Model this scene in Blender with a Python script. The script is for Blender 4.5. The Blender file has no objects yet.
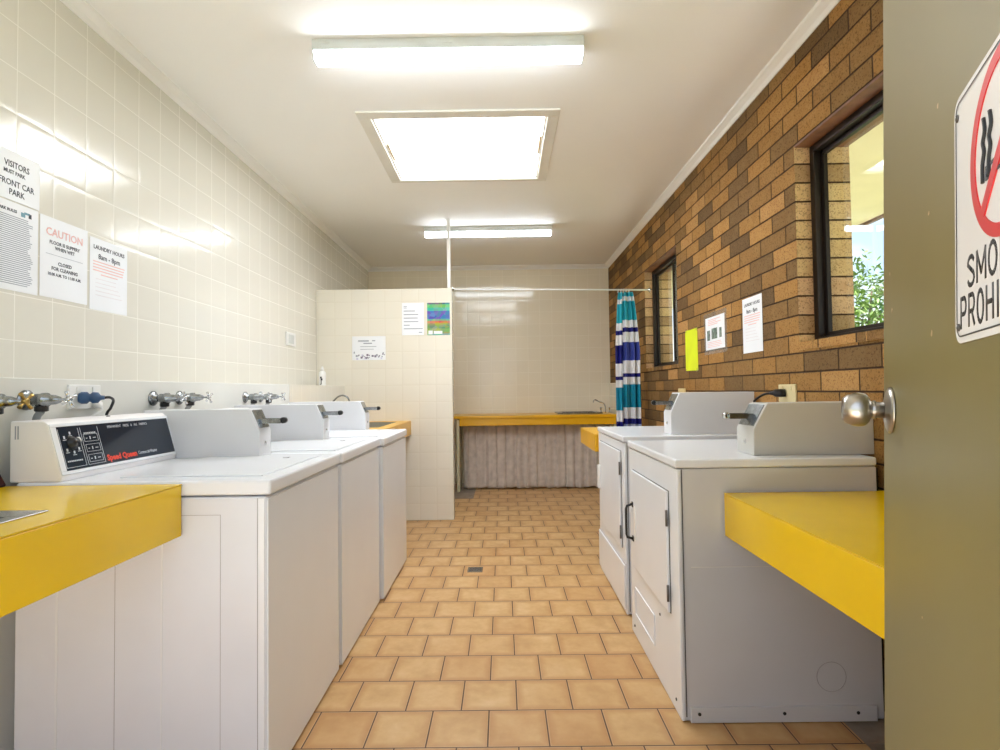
import bpy, bmesh, math, random
from mathutils import Vector, Matrix
random.seed(7)
SC = bpy.context.scene
C = SC.collection
PI = math.pi

# ------------------------------------------------------------------ room frame
XL, XR = -1.729, 1.39          # left tiled wall, right brick wall (inner faces)
YF, YB = 0.15, 6.983           # front wall inner face, back wall
YP = 5.011                     # half height partition, near face
ZC = 2.80                      # ceiling
XO = 1.65                      # outer face of the brick wall
LEDGE = -1.545

# ------------------------------------------------------------------ materials
def srgb(r, g, b):
    def f(c):
        c /= 255.0
        return c/12.92 if c <= .04045 else ((c+.055)/1.055)**2.4
    return (f(r), f(g), f(b), 1)

class NT:
    """small helper round a node tree"""
    def __init__(s, name):
        s.m = bpy.data.materials.new(name); s.m.use_nodes = True
        s.t = s.m.node_tree; s.t.nodes.clear()
        s.out = s.n('ShaderNodeOutputMaterial')
    def n(s, typ, **kw):
        nd = s.t.nodes.new(typ)
        for k, v in kw.items():
            setattr(nd, k, v)
        return nd
    def l(s, a, b): s.t.links.new(a, b)
    def set(s, sock, v):
        if isinstance(v, bpy.types.NodeSocket): s.l(v, sock)
        elif v is not None: sock.default_value = v
    def math(s, op, a, b=None, c=None, clamp=False):
        nd = s.n('ShaderNodeMath', operation=op); nd.use_clamp = clamp
        s.set(nd.inputs[0], a)
        if b is not None: s.set(nd.inputs[1], b)
        if c is not None: s.set(nd.inputs[2], c)
        return nd.outputs[0]
    def mix(s, fac, a, b, mode='MIX'):
        nd = s.n('ShaderNodeMix', data_type='RGBA', blend_type=mode)
        s.set(nd.inputs[0], fac); s.set(nd.inputs[6], a); s.set(nd.inputs[7], b)
        return nd.outputs[2]
    def coord(s):
        return s.n('ShaderNodeTexCoord').outputs['Object']
    def noise(s, vec, scale, detail=2, rough=.5):
        nd = s.n('ShaderNodeTexNoise'); nd.inputs['Scale'].default_value = scale
        nd.inputs['Detail'].default_value = detail; nd.inputs['Roughness'].default_value = rough
        if vec is not None: s.l(vec, nd.inputs['Vector'])
        return nd.outputs['Fac']
    def ramp(s, fac, stops, interp='LINEAR'):
        nd = s.n('ShaderNodeValToRGB'); r = nd.color_ramp; r.interpolation = interp
        while len(r.elements) < len(stops): r.elements.new(.5)
        for e, (p, c) in zip(r.elements, stops): e.position = p; e.color = c
        s.l(fac, nd.inputs[0]); return nd.outputs[0]
    def sep(s, vec):
        nd = s.n('ShaderNodeSeparateXYZ'); s.l(vec, nd.inputs[0]); return nd.outputs
    def comb(s, x, y, z=0.0):
        nd = s.n('ShaderNodeCombineXYZ'); s.set(nd.inputs[0], x); s.set(nd.inputs[1], y); s.set(nd.inputs[2], z)
        return nd.outputs[0]
    def bump(s, h, strength=.3, dist=.002):
        nd = s.n('ShaderNodeBump'); nd.inputs['Strength'].default_value = strength
        nd.inputs['Distance'].default_value = dist; s.l(h, nd.inputs['Height']); return nd.outputs[0]
    def bsdf(s, color, rough=.5, metal=0., spec=None, normal=None, coat=None, emit=None, estr=0.):
        b = s.n('ShaderNodeBsdfPrincipled')
        s.set(b.inputs['Base Color'], color); s.set(b.inputs['Roughness'], rough); s.set(b.inputs['Metallic'], metal)
        if spec is not None: s.set(b.inputs['Specular IOR Level'], spec)
        if normal is not None: s.l(normal, b.inputs['Normal'])
        if coat is not None: b.inputs['Coat Weight'].default_value = coat; b.inputs['Coat Roughness'].default_value = .06
        if emit is not None:
            s.set(b.inputs['Emission Color'], emit); b.inputs['Emission Strength'].default_value = estr
        s.l(b.outputs[0], s.out.inputs[0]); return b

def simple(name, col, rough=.5, metal=0., var=.04, scale=6., bump=0., bscale=80., coat=None, spec=None):
    m = NT(name); v = m.coord()
    n = m.noise(v, scale, 3)
    c2 = tuple(max(0, c*(1-var*2)) for c in col[:3]) + (1,)
    c1 = tuple(min(1, c*(1+var)) for c in col[:3]) + (1,)
    cc = m.ramp(n, [(.3, c2), (.7, c1)])
    nrm = m.bump(m.noise(v, bscale, 2), bump, .001) if bump else None
    m.bsdf(cc, rough, metal, spec, nrm, coat)
    return m.m

def tile_material(name, size, o1, o2, col, grout, gw, rough, var=.03, bumpk=.35):
    """square glazed tiles on walls; the in-plane axis follows the face normal"""
    m = NT(name)
    g = m.n('ShaderNodeNewGeometry'); p = m.sep(g.outputs['Position']); nn = m.sep(g.outputs['Normal'])
    facex = m.math('GREATER_THAN', m.math('ABSOLUTE', nn[0]), .5)
    facez = m.math('GREATER_THAN', m.math('ABSOLUTE', nn[2]), .5)
    u = m.math('ADD', m.math('MULTIPLY', p[1], facex), m.math('MULTIPLY', p[0], m.math('SUBTRACT', 1., facex)))
    w = m.math('ADD', m.math('MULTIPLY', p[1], facez), m.math('MULTIPLY', p[2], m.math('SUBTRACT', 1., facez)))
    u = m.math('DIVIDE', m.math('SUBTRACT', u, o1), size); w = m.math('DIVIDE', m.math('SUBTRACT', w, o2), size)
    fu = m.math('FRACT', u); fw = m.math('FRACT', w)
    du = m.math('MINIMUM', fu, m.math('SUBTRACT', 1., fu)); dw = m.math('MINIMUM', fw, m.math('SUBTRACT', 1., fw))
    d = m.math('MULTIPLY', m.math('MINIMUM', du, dw), size)
    mask = m.math('DIVIDE', d, gw, clamp=True)          # 0 in the grout, 1 on the tile
    wn = m.n('ShaderNodeTexWhiteNoise', noise_dimensions='2D')
    m.l(m.comb(m.math('FLOOR', u), m.math('FLOOR', w)), wn.inputs['Vector'])
    c1 = tuple(c*(1-var) for c in col[:3]) + (1,)
    tile = m.mix(wn.outputs[0], c1, col)
    tile = m.mix(m.math('MULTIPLY', m.noise(g.outputs['Position'], 3.0, 4), .25), tile, tuple(c*.88 for c in col[:3]) + (1,))
    cc = m.mix(mask, grout, tile)
    pillow = m.math('POWER', m.math('DIVIDE', d, size*.10, clamp=True), .6)
    wav = m.math('MULTIPLY', m.noise(g.outputs['Position'], 9.0, 1), .5)
    tilt = m.math('MULTIPLY', m.math('SUBTRACT', wn.outputs[0], .5), m.math('MULTIPLY', fu, .25))
    h = m.math('ADD', m.math('ADD', pillow, wav), tilt)
    rg = m.math('ADD', rough, m.math('MULTIPLY', m.math('SUBTRACT', 1., mask), .45))
    m.bsdf(cc, rg, 0, .5, m.bump(h, bumpk, .002))
    return m.m

def brick_material():
    m = NT('brick_clay')
    g = m.n('ShaderNodeNewGeometry'); P = g.outputs['Position']; p = m.sep(P); nn = m.sep(g.outputs['Normal'])
    facex = m.math('GREATER_THAN', m.math('ABSOLUTE', nn[0]), .5)
    z = m.math('DIVIDE', m.math('SUBTRACT', p[2], .005), .0893)
    row = m.math('FLOOR', z); fz = m.math('FRACT', z)
    half = m.math('MULTIPLY', m.math('MODULO', row, 2.), .5)
    uy = m.math('ADD', m.math('SUBTRACT', m.math('DIVIDE', p[1], .256), .75), half)
    ux = m.math('ADD', .5, m.math('MULTIPLY', m.math('FLOOR', m.math('MULTIPLY', p[1], 1.3)), 7.))
    u = m.math('ADD', m.math('MULTIPLY', uy, facex), m.math('MULTIPLY', ux, m.math('SUBTRACT', 1., facex)))
    col = m.math('FLOOR', u); fu = m.math('FRACT', u)
    du = m.math('MULTIPLY', m.math('MINIMUM', fu, m.math('SUBTRACT', 1., fu)), .256)
    dz = m.math('MULTIPLY', m.math('MINIMUM', fz, m.math('SUBTRACT', 1., fz)), .0893)
    ns = m.noise(P, 40., 3)
    d = m.math('ADD', m.math('MINIMUM', du, dz), m.math('MULTIPLY', m.math('SUBTRACT', ns, .5), .003))
    mask = m.n('ShaderNodeMapRange'); mask.interpolation_type = 'SMOOTHSTEP'
    m.l(d, mask.inputs[0]); mask.inputs[1].default_value = .0022; mask.inputs[2].default_value = .0052
    mk = mask.outputs[0]
    wn = m.n('ShaderNodeTexWhiteNoise', noise_dimensions='2D')
    m.l(m.comb(col, row), wn.inputs['Vector'])
    base = m.ramp(wn.outputs[0], [(0, srgb(114, 92, 62)), (.22, srgb(134, 108, 70)), (.42, srgb(150, 119, 74)),
                                 (.6, srgb(166, 129, 76)), (.8, srgb(182, 141, 82)), (1, srgb(196, 156, 102))])
    # window reveals and cut ends: daylight on them is put into paler colours
    reveal_lit = m.ramp(wn.outputs[0], [(0, srgb(176, 146, 112)), (.3, srgb(214, 180, 134)), (.6, srgb(236, 206, 156)), (1, srgb(222, 184, 150))])
    base = m.mix(facex, reveal_lit, base)
    cloud = m.noise(P, 14., 4, .65)
    base = m.mix(m.math('MULTIPLY', cloud, .75), base, srgb(206, 176, 132), 'MULTIPLY')
    spk = m.ramp(m.noise(P, 150., 2, .6), [(.33, (.42, .36, .32, 1)), (.47, (1, 1, 1, 1))])
    base = m.mix(.85, base, spk, 'MULTIPLY')
    cc = m.mix(mk, srgb(66, 46, 30), base)
    h = m.math('ADD', m.math('MULTIPLY', mk, 1.), m.math('MULTIPLY', m.noise(P, 90., 3), .35))
    m.bsdf(cc, .85, 0, .25, m.bump(h, .9, .006))
    return m.m

def floor_material():
    m = NT('terracotta_floor_tiles')
    g = m.n('ShaderNodeNewGeometry'); P = g.outputs['Position']; p = m.sep(P)
    S = .208
    w = m.math('DIVIDE', m.math('SUBTRACT', p[1], 1.8383), S); row = m.math('FLOOR', w); fw = m.math('FRACT', w)
    rm = m.math('MULTIPLY', m.math('FLOORED_MODULO', row, 2.), .5)
    u = m.math('ADD', m.math('DIVIDE', m.math('ADD', p[0], .066), S), rm); col = m.math('FLOOR', u); fu = m.math('FRACT', u)
    du = m.math('MINIMUM', fu, m.math('SUBTRACT', 1., fu)); dw = m.math('MINIMUM', fw, m.math('SUBTRACT', 1., fw))
    d = m.math('MULTIPLY', m.math('MINIMUM', du, dw), S)
    wn = m.n('ShaderNodeTexWhiteNoise', noise_dimensions='2D')
    m.l(m.comb(col, row), wn.inputs['Vector'])
    off = m.n('ShaderNodeVectorMath', operation='MULTIPLY_ADD')
    m.l(wn.outputs['Color'], off.inputs[0]); off.inputs[1].default_value = (9, 9, 9); m.l(P, off.inputs[2])
    n1 = m.noise(off.outputs[0], 7., 4, .6); n2 = m.noise(off.outputs[0], 30., 3, .6)
    base = m.ramp(n1, [(.25, srgb(190, 150, 100)), (.5, srgb(209, 172, 120)), (.75, srgb(219, 187, 138))])
    base = m.mix(m.math('MULTIPLY', n2, .35), base, srgb(170, 124, 74))
    base = m.mix(m.math('MULTIPLY', m.math('POWER', wn.outputs[0], 2.), .32), base, srgb(178, 124, 70))
    # fired edges: browner towards the rim of every tile
    edge = m.math('SUBTRACT', 1., m.math('DIVIDE', d, .034, clamp=True))
    edge = m.math('MULTIPLY', edge, m.math('ADD', .12, m.math('MULTIPLY', n1, .75)))
    base = m.mix(edge, base, srgb(162, 106, 52))
    rim = m.math('SUBTRACT', 1., m.math('DIVIDE', m.math('ABSOLUTE', m.math('SUBTRACT', d, .0038)), .0016, clamp=True))
    base = m.mix(m.math('MULTIPLY', rim, .35), base, srgb(234, 208, 166))
    mk = m.math('DIVIDE', m.math('SUBTRACT', d, .0019), .0012, clamp=True)
    cc = m.mix(mk, srgb(84, 56, 34), base)
    patch = m.math('MULTIPLY', m.math('GREATER_THAN', p[1], 6.0), m.math('LESS_THAN', p[0], -.34))
    grey = m.math('MAXIMUM', patch, m.math('GREATER_THAN', p[0], 1.19))                    # bare strip along the brick wall
    cc = m.mix(grey, cc, m.ramp(m.noise(P, 12., 4), [(.3, srgb(120, 108, 96)), (.7, srgb(150, 138, 124))]))
    h = m.math('ADD', m.math('DIVIDE', d, .006, clamp=True), m.math('MULTIPLY', n2, .12))
    rg = m.math('ADD', .30, m.math('MULTIPLY', n2, .2))
    m.bsdf(cc, rg, 0, .4, m.bump(h, .5, .002))
    return m.m

def glass_material():
    m = NT('window_glass')
    tr = m.n('ShaderNodeBsdfTransparent'); tr.inputs[0].default_value = (.93, .96, .95, 1)
    gl = m.n('ShaderNodeBsdfGlossy'); gl.inputs['Roughness'].default_value = .01; gl.inputs[0].default_value = (.9, .95, 1, 1)
    g = m.n('ShaderNodeNewGeometry'); dt = m.n('ShaderNodeVectorMath', operation='DOT_PRODUCT')
    m.l(g.outputs['Incoming'], dt.inputs[0]); m.l(g.outputs['Normal'], dt.inputs[1])
    q = m.math('POWER', m.math('SUBTRACT', 1., m.math('ABSOLUTE', dt.outputs['Value'])), 5.)
    fr = m.math('ADD', .04, m.math('MULTIPLY', q, .96))
    nz = m.noise(m.coord(), 4., 2)
    fac = m.math('MULTIPLY', fr, m.math('ADD', .75, m.math('MULTIPLY', nz, .3)))
    mx = m.n('ShaderNodeMixShader'); m.l(fac, mx.inputs[0]); m.l(tr.outputs[0], mx.inputs[1]); m.l(gl.outputs[0], mx.inputs[2])
    m.l(mx.outputs[0], m.out.inputs[0]); return m.m

def film_material():
    m = NT('laminate_film')
    tr = m.n('ShaderNodeBsdfTransparent'); tr.inputs[0].default_value = (.9, .88, .84, 1)
    gl = m.n('ShaderNodeBsdfPrincipled'); gl.inputs['Base Color'].default_value = (.7, .68, .64, 1); gl.inputs['Roughness'].default_value = .12
    nz = m.noise(m.coord(), 20., 2)
    mx = m.n('ShaderNodeMixShader'); m.l(m.math('ADD', .08, m.math('MULTIPLY', nz, .12)), mx.inputs[0])
    m.l(tr.outputs[0], mx.inputs[1]); m.l(gl.outputs[0], mx.inputs[2]); m.l(mx.outputs[0], m.out.inputs[0]); return m.m

def emitter(name, col, s, dirt=False):
    m = NT(name); c = m.coord()
    if dirt:
        cc = m.ramp(m.noise(c, 16., 3, .6), [(.25, tuple(x*.07 for x in col[:3]) + (1,)), (.29, col)])
        cc = m.mix(m.math('MULTIPLY', m.noise(c, 2.2, 3), .35), cc, tuple(x*.8 for x in col[:3]) + (1,))
    else:
        cc = m.ramp(m.noise(c, 1.5, 1), [(0, tuple(x*.96 for x in col[:3]) + (1,)), (1, col)])
    e = m.n('ShaderNodeEmission'); m.l(cc, e.inputs[0]); e.inputs[1].default_value = s
    m.l(e.outputs[0], m.out.inputs[0]); return m.m

def striped_curtain_material():
    m = NT('striped_shower_curtain')
    p = m.sep(m.coord())
    zz = m.math('DIVIDE', p[2], 2.2)
    W = srgb(246, 247, 250); T = srgb(48, 186, 208); T2 = srgb(36, 158, 190); N = srgb(30, 34, 130); V = srgb(70, 84, 176); P = srgb(196, 208, 236)
    def zpx(y): return (2.105-(y-290)*.00925)/2.2
    st = [(0, W), (.07, N), (.10, W), (.16, T2), (.27, W), (.30, N), (.335, P)]
    ys = [(425, N), (419.7, W), (408, T2), (385.5, W), (378, N), (374, W), (361, V), (342, W), (332, N), (328, W), (320.5, T), (301, W), (296, T)]
    st += [(zpx(y), c) for y, c in ys]
    lf = m.math('LESS_THAN', p[0], 1.128)
    r1 = m.ramp(m.math('ADD', zz, m.math('MULTIPLY', lf, .013)), st[:20], 'CONSTANT')
    vio = m.math('MULTIPLY', m.math('GREATER_THAN', p[2], zpx(361)*2.2-.03), m.math('LESS_THAN', p[2], zpx(342)*2.2))
    isw = m.math('GREATER_THAN', m.sep(r1)[0], .5)
    r1 = m.mix(m.math('MULTIPLY', m.math('MULTIPLY', vio, lf), m.math('SUBTRACT', 1., isw)), r1, N)
    tr = m.n('ShaderNodeBsdfTranslucent'); m.l(r1, tr.inputs[0])
    b = m.bsdf(r1, .38, 0, .4)
    mx = m.n('ShaderNodeMixShader'); mx.inputs[0].default_value = .25
    m.l(b.outputs[0], mx.inputs[1]); m.l(tr.outputs[0], mx.inputs[2]); m.l(mx.outputs[0], m.out.inputs[0])
    return m.m

def collage_material():
    m = NT('colour_collage_print')
    p = m.sep(m.coord())
    v = m.n('ShaderNodeTexVoronoi'); v.inputs['Scale'].default_value = 26.; m.l(m.coord(), v.inputs['Vector'])
    row = m.ramp(m.math('DIVIDE', m.math('ADD', p[2], .15), .30, clamp=True),
                 [(0, srgb(90, 170, 150)), (.05, srgb(120, 160, 70)), (.2, srgb(70, 140, 80)), (.3, srgb(120, 150, 60)), (.36, srgb(200, 90, 50)), (.44, srgb(80, 170, 110)), (.5, srgb(40, 70, 170)),
                  (.75, srgb(40, 170, 150)), (.85, srgb(90, 180, 80)), (.95, srgb(40, 70, 90))], 'CONSTANT')
    cc = m.mix(.18, row, v.outputs['Color']); m.bsdf(cc, .3); return m.m

M = {}
M['left_tile'] = tile_material('cream_wall_tiles', .162, 2.066, 2.20-13*.162, srgb(226, 223, 212), srgb(240, 238, 230), .0025, .15, .02)
M['back_tile'] = tile_material('cream_back_tiles', .157, .02, .0, srgb(240, 230, 208), srgb(247, 240, 224), .0025, .10, .03)
M['part_tile'] = tile_material('cream_partition_tiles', .156, -.462, 0., srgb(233, 228, 214), srgb(210, 202, 182), .0022, .14, .03)
M['part_tile2'] = tile_material('cream_ledge_tiles', .162, 2.066, 1.249, srgb(230, 227, 216), srgb(220, 215, 202), .0022, .14, .03)
M['ledge'] = simple('pale_painted_render', srgb(222, 222, 216), .45, 0, .03, 3., .05, 60)
M['brick'] = brick_material()
M['floor'] = floor_material()
M['ceiling'] = simple('white_ceiling_paint', srgb(245, 245, 243), .6, 0, .008, 1.5)
M['cornice'] = simple('white_gloss_cornice', srgb(242, 241, 238), .35, 0, .01)
M['white_wall'] = simple('off_white_wall', srgb(226, 222, 210), .6, 0, .02)
M['enamel'] = simple('white_enamel', srgb(232, 235, 240), .22, 0, .012, 2.5, .02, 30)
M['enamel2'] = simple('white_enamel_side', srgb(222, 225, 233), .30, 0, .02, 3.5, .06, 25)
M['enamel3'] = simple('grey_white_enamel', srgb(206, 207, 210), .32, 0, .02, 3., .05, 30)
M['console'] = simple('console_plastic', srgb(240, 238, 238), .4, 0, .01)
M['meter'] = simple('meter_box_enamel', srgb(226, 227, 230), .38, 0, .015, 4., .1, 200)
M['meter_grey'] = simple('meter_box_grey_enamel', srgb(202, 201, 196), .4, 0, .02, 4., .12, 200)
M['panel'] = simple('dark_control_glass', srgb(38, 46, 58), .12, 0, .08, 3.)
M['seam'] = simple('dark_seam', srgb(70, 68, 66), .7)
M['black'] = simple('black_plastic', srgb(18, 18, 20), .35)
M['chrome'] = simple('chrome', srgb(214, 216, 218), .12, 1., .05, 20.)
M['satin'] = simple('satin_steel', srgb(190, 186, 180), .28, 1., .05, 30., .1, 400)
M['aged'] = simple('aged_chrome', srgb(158, 162, 164), .26, 1., .2, 40., .2, 90)
M['brassy'] = simple('worn_brass', srgb(186, 158, 96), .3, 1., .15, 40.)
M['steel'] = simple('stainless_steel', srgb(190, 190, 188), .25, 1., .05, 12.)
M['yellow'] = simple('yellow_laminate', srgb(234, 194, 6), .22, 0, .03, 4., .04, 300)
M['yellow2'] = simple('ochre_yellow_laminate', srgb(230, 174, 16), .28, 0, .04, 4., .04, 300)
M['olive'] = simple('olive_door_paint', srgb(126, 117, 70), .33, 0, .06, 1.4, .25, 9)
M['paper'] = simple('white_paper', srgb(238, 241, 246), .42, 0, .01)
M['sign_white'] = simple('white_sign_plate', srgb(240, 241, 244), .25, 0, .01)
M['ink'] = simple('dark_ink', srgb(52, 60, 74), .5)
M['ink_grey'] = simple('grey_ink', srgb(160, 166, 178), .5)
M['ink_pink'] = simple('faded_red_ink', srgb(238, 186, 182), .5)
M['ink_black'] = simple('black_ink', srgb(30, 30, 34), .45)
M['ink_blue'] = simple('blue_green_ink', srgb(110, 160, 180), .5)
M['ink_purple'] = simple('purple_grey_ink', srgb(120, 112, 136), .5)
M['red'] = simple('red_print', srgb(212, 44, 48), .35)
M['sq_red'] = simple('bright_red_print', srgb(232, 66, 40), .35)
M['fluoro'] = simple('fluorescent_yellow_paper', srgb(226, 242, 30), .5)
M['film'] = film_material()
M['glass'] = glass_material()
M['frame'] = simple('dark_bronze_aluminium', srgb(44, 34, 28), .4, .5, .1)
M['timber'] = simple('brown_timber', srgb(120, 78, 50), .5, 0, .15, 20.)
M['stripe'] = striped_curtain_material()
M['collage'] = collage_material()
M['tube'] = emitter('lit_diffuser', (.85, .925, 1., 1), 4.5)
M['skylight'] = emitter('daylit_acrylic', (.93, .96, 1., 1), 3.0, True)
M['fitting'] = simple('white_fitting_metal', srgb(206, 210, 208), .4, 0, .03)
M['trimwhite'] = simple('white_skylight_trim', srgb(226, 224, 216), .4, 0, .02)
M['clip'] = simple('yellowed_clip', srgb(206, 184, 150), .5)
M['sheer'] = simple('grey_brown_gathered_cloth', srgb(206, 194, 184), .9, 0, .08, 14., .3, 500)
M['cream_post'] = simple('cream_painted_panel', srgb(212, 206, 176), .5, 0, .04)
M['cream_plastic'] = simple('aged_cream_plastic', srgb(222, 206, 158), .4, 0, .03)
M['white_plastic'] = simple('white_plastic', srgb(236, 236, 234), .35, 0, .02)
M['blue_plug'] = simple('dark_blue_plastic', srgb(50, 84, 124), .35, 0, .1)
M['maroon'] = simple('dark_maroon_cloth', srgb(58, 18, 26), .8, 0, .2)
M['hose_grey'] = simple('grey_hose', srgb(150, 152, 152), .5)
M['concrete'] = simple('concrete', srgb(176, 170, 160), .85, 0, .08, 3., .3, 60)
M['concrete_light'] = simple('pale_concrete', srgb(222, 218, 210), .85, 0, .05, 3., .3, 60)  # pale tone set so the sunlit paving throws more light indoors
M['grass'] = simple('grass', srgb(96, 120, 56), .95, 0, .2, 5., .6, 60)
M['soffit'] = simple('cream_soffit', srgb(226, 212, 170), .6, 0, .03)
M['leaf'] = simple('leaf_green', srgb(122, 150, 62), .6, 0, .3, 9.)
M['bark'] = simple('bark', srgb(120, 100, 80), .9, 0, .2, 12., .5, 40)
M['fence'] = simple('grey_green_fence', srgb(150, 156, 140), .6, 0, .04)
M['hinge'] = simple('grey_hinge', srgb(110, 108, 106), .4, .8)
M['plate_dark'] = simple('basin_liner_grey', srgb(176, 172, 160), .4, .6)  # even grey of the trough's metal liner

# ------------------------------------------------------------------ mesh helpers
class MB:
    def __init__(s): s.bm = bmesh.new()
    def box(s, x0, y0, z0, x1, y1, z1, mi=0):
        v = [s.bm.verts.new((x, y, z)) for z in (z0, z1) for y in (y0, y1) for x in (x0, x1)]
        for f in ((0, 2, 3, 1), (4, 5, 7, 6), (0, 1, 5, 4), (2, 6, 7, 3), (0, 4, 6, 2), (1, 3, 7, 5)):
            fc = s.bm.faces.new([v[i] for i in f]); fc.material_index = mi
        return s
    def prism(s, pts, axis, a, b, mi=0):
        """polygon pts in the two other axes (cyclic order), extruded along axis from a to b"""
        def mk(p, t):
            if axis == 0: return (t, p[0], p[1])
            if axis == 1: return (p[0], t, p[1])
            return (p[0], p[1], t)
        A = [s.bm.verts.new(mk(p, a)) for p in pts]; B = [s.bm.verts.new(mk(p, b)) for p in pts]
        n = len(pts); fs = [s.bm.faces.new(A), s.bm.faces.new(B[::-1])]
        for i in range(n): fs.append(s.bm.faces.new([A[i], B[i], B[(i+1) % n], A[(i+1) % n]]))
        for f in fs: f.material_index = mi
        return s
    def tube(s, path, r, seg=12, caps=True, mi=0):
        path = [Vector(p) for p in path]; rs = r if isinstance(r, (list, tuple)) else [r]*len(path)
        rings = []; ref = None
        for i, p in enumerate(path):
            d = (path[min(i+1, len(path)-1)] - path[max(i-1, 0)])
            if d.length < 1e-9: d = Vector((0, 0, 1))
            d.normalize()
            if ref is None: ref = Vector((0, 0, 1)) if abs(d.z) < .9 else Vector((1, 0, 0))
            a = d.cross(ref)
            if a.length < 1e-5: a = d.orthogonal()
            a.normalize(); b = a.cross(d).normalized(); ref = b
            rings.append([s.bm.verts.new(p + rs[i]*(math.cos(2*PI*k/seg)*a + math.sin(2*PI*k/seg)*b)) for k in range(seg)])
        for i in range(len(rings)-1):
            for k in range(seg):
                f = s.bm.faces.new([rings[i][k], rings[i][(k+1) % seg], rings[i+1][(k+1) % seg], rings[i+1][k]]); f.smooth = True; f.material_index = mi
        if caps: s.bm.faces.new(rings[0][::-1]); s.bm.faces.new(rings[-1])
        return s
    def lathe(s, prof, o, d, seg=24, mi=0):
        """profile of (distance along d, radius) round the axis o + t*d"""
        o = Vector(o); d = Vector(d).normalized(); path = []; rs = []
        a = d.orthogonal().normalized(); b = d.cross(a)
        rings = []
        for t, r in prof:
            rings.append([s.bm.verts.new(o + d*t + max(r, 1e-5)*(math.cos(2*PI*k/seg)*a + math.sin(2*PI*k/seg)*b)) for k in range(seg)])
        for i in range(len(rings)-1):
            for k in range(seg):
                f = s.bm.faces.new([rings[i][k], rings[i][(k+1) % seg], rings[i+1][(k+1) % seg], rings[i+1][k]]); f.smooth = True; f.material_index = mi
        s.bm.faces.new(rings[0][::-1]); s.bm.faces.new(rings[-1])
        return s
    def build(s, name, mat, parent=None, bevel=0., seg=2, smooth=False):
        bmesh.ops.recalc_face_normals(s.bm, faces=s.bm.faces)
        me = bpy.data.meshes.new(name); s.bm.to_mesh(me); s.bm.free()
        for mm in (mat if isinstance(mat, (list, tuple)) else [mat]): me.materials.append(mm)
        o = bpy.data.objects.new(name, me); C.objects.link(o)
        if parent is not None: o.parent = parent
        if bevel:
            b = o.modifiers.new('Bevel', 'BEVEL'); b.width = bevel; b.segments = seg; b.limit_method = 'ANGLE'; b.angle_limit = R(40)
            for f in me.polygons: f.use_smooth = True
            b.harden_normals = True
        return o

def R(a): return math.radians(a)
def tag(o, label, cat, group=None):
    o['label'] = label; o['category'] = cat
    if group: o['group'] = group
    return o
def thing(name, label, cat, loc=(0, 0, 0), rz=0, group=None):
    o = bpy.data.objects.new(name, None); C.objects.link(o); o.empty_display_size = .1
    o.location = loc; o.rotation_euler = (0, 0, rz)
    return tag(o, label, cat, group)
def struct(o): o['kind'] = 'structure'; return o

def text_geo(bm, s, size, o, right, up, nrm, align='CENTER', off=.0006, sx=1., bold=0.):
    """adds flat lettering to a bmesh; o = baseline anchor"""
    cu = bpy.data.curves.new('t', 'FONT'); cu.body = s; cu.size = size; cu.align_x = align; cu.resolution_u = 2
    cu.extrude = .00015; cu.offset = bold
    ob = bpy.data.objects.new('t', cu); C.objects.link(ob)
    bpy.context.view_layer.update()
    me = bpy.data.meshes.new_from_object(ob.evaluated_get(bpy.context.evaluated_depsgraph_get()))
    o = Vector(o); right = Vector(right); up = Vector(up); nrm = Vector(nrm)
    vs = [bm.verts.new(o + right*(v.co.x*sx) + up*v.co.y + nrm*(v.co.z+off)) for v in me.vertices]
    for p in me.polygons:
        try: bm.faces.new([vs[i] for i in p.vertices])
        except ValueError: pass
    bpy.data.objects.remove(ob); bpy.data.curves.remove(cu); bpy.data.meshes.remove(me)

def bar(bm, o, right, up, nrm, x0, y0, x1, y1, off=.0004):
    o = Vector(o); right = Vector(right); up = Vector(up); nrm = Vector(nrm)
    vs = [bm.verts.new(o + right*x + up*y + nrm*z) for z in (0.0001, off) for (x, y) in ((x0, y0), (x1, y0), (x1, y1), (x0, y1))]
    for f in ((0, 1, 2, 3), (4, 5, 6, 7), (0, 1, 5, 4), (1, 2, 6, 5), (2, 3, 7, 6), (3, 0, 4, 7)):
        bm.faces.new([vs[i] for i in f])

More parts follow.
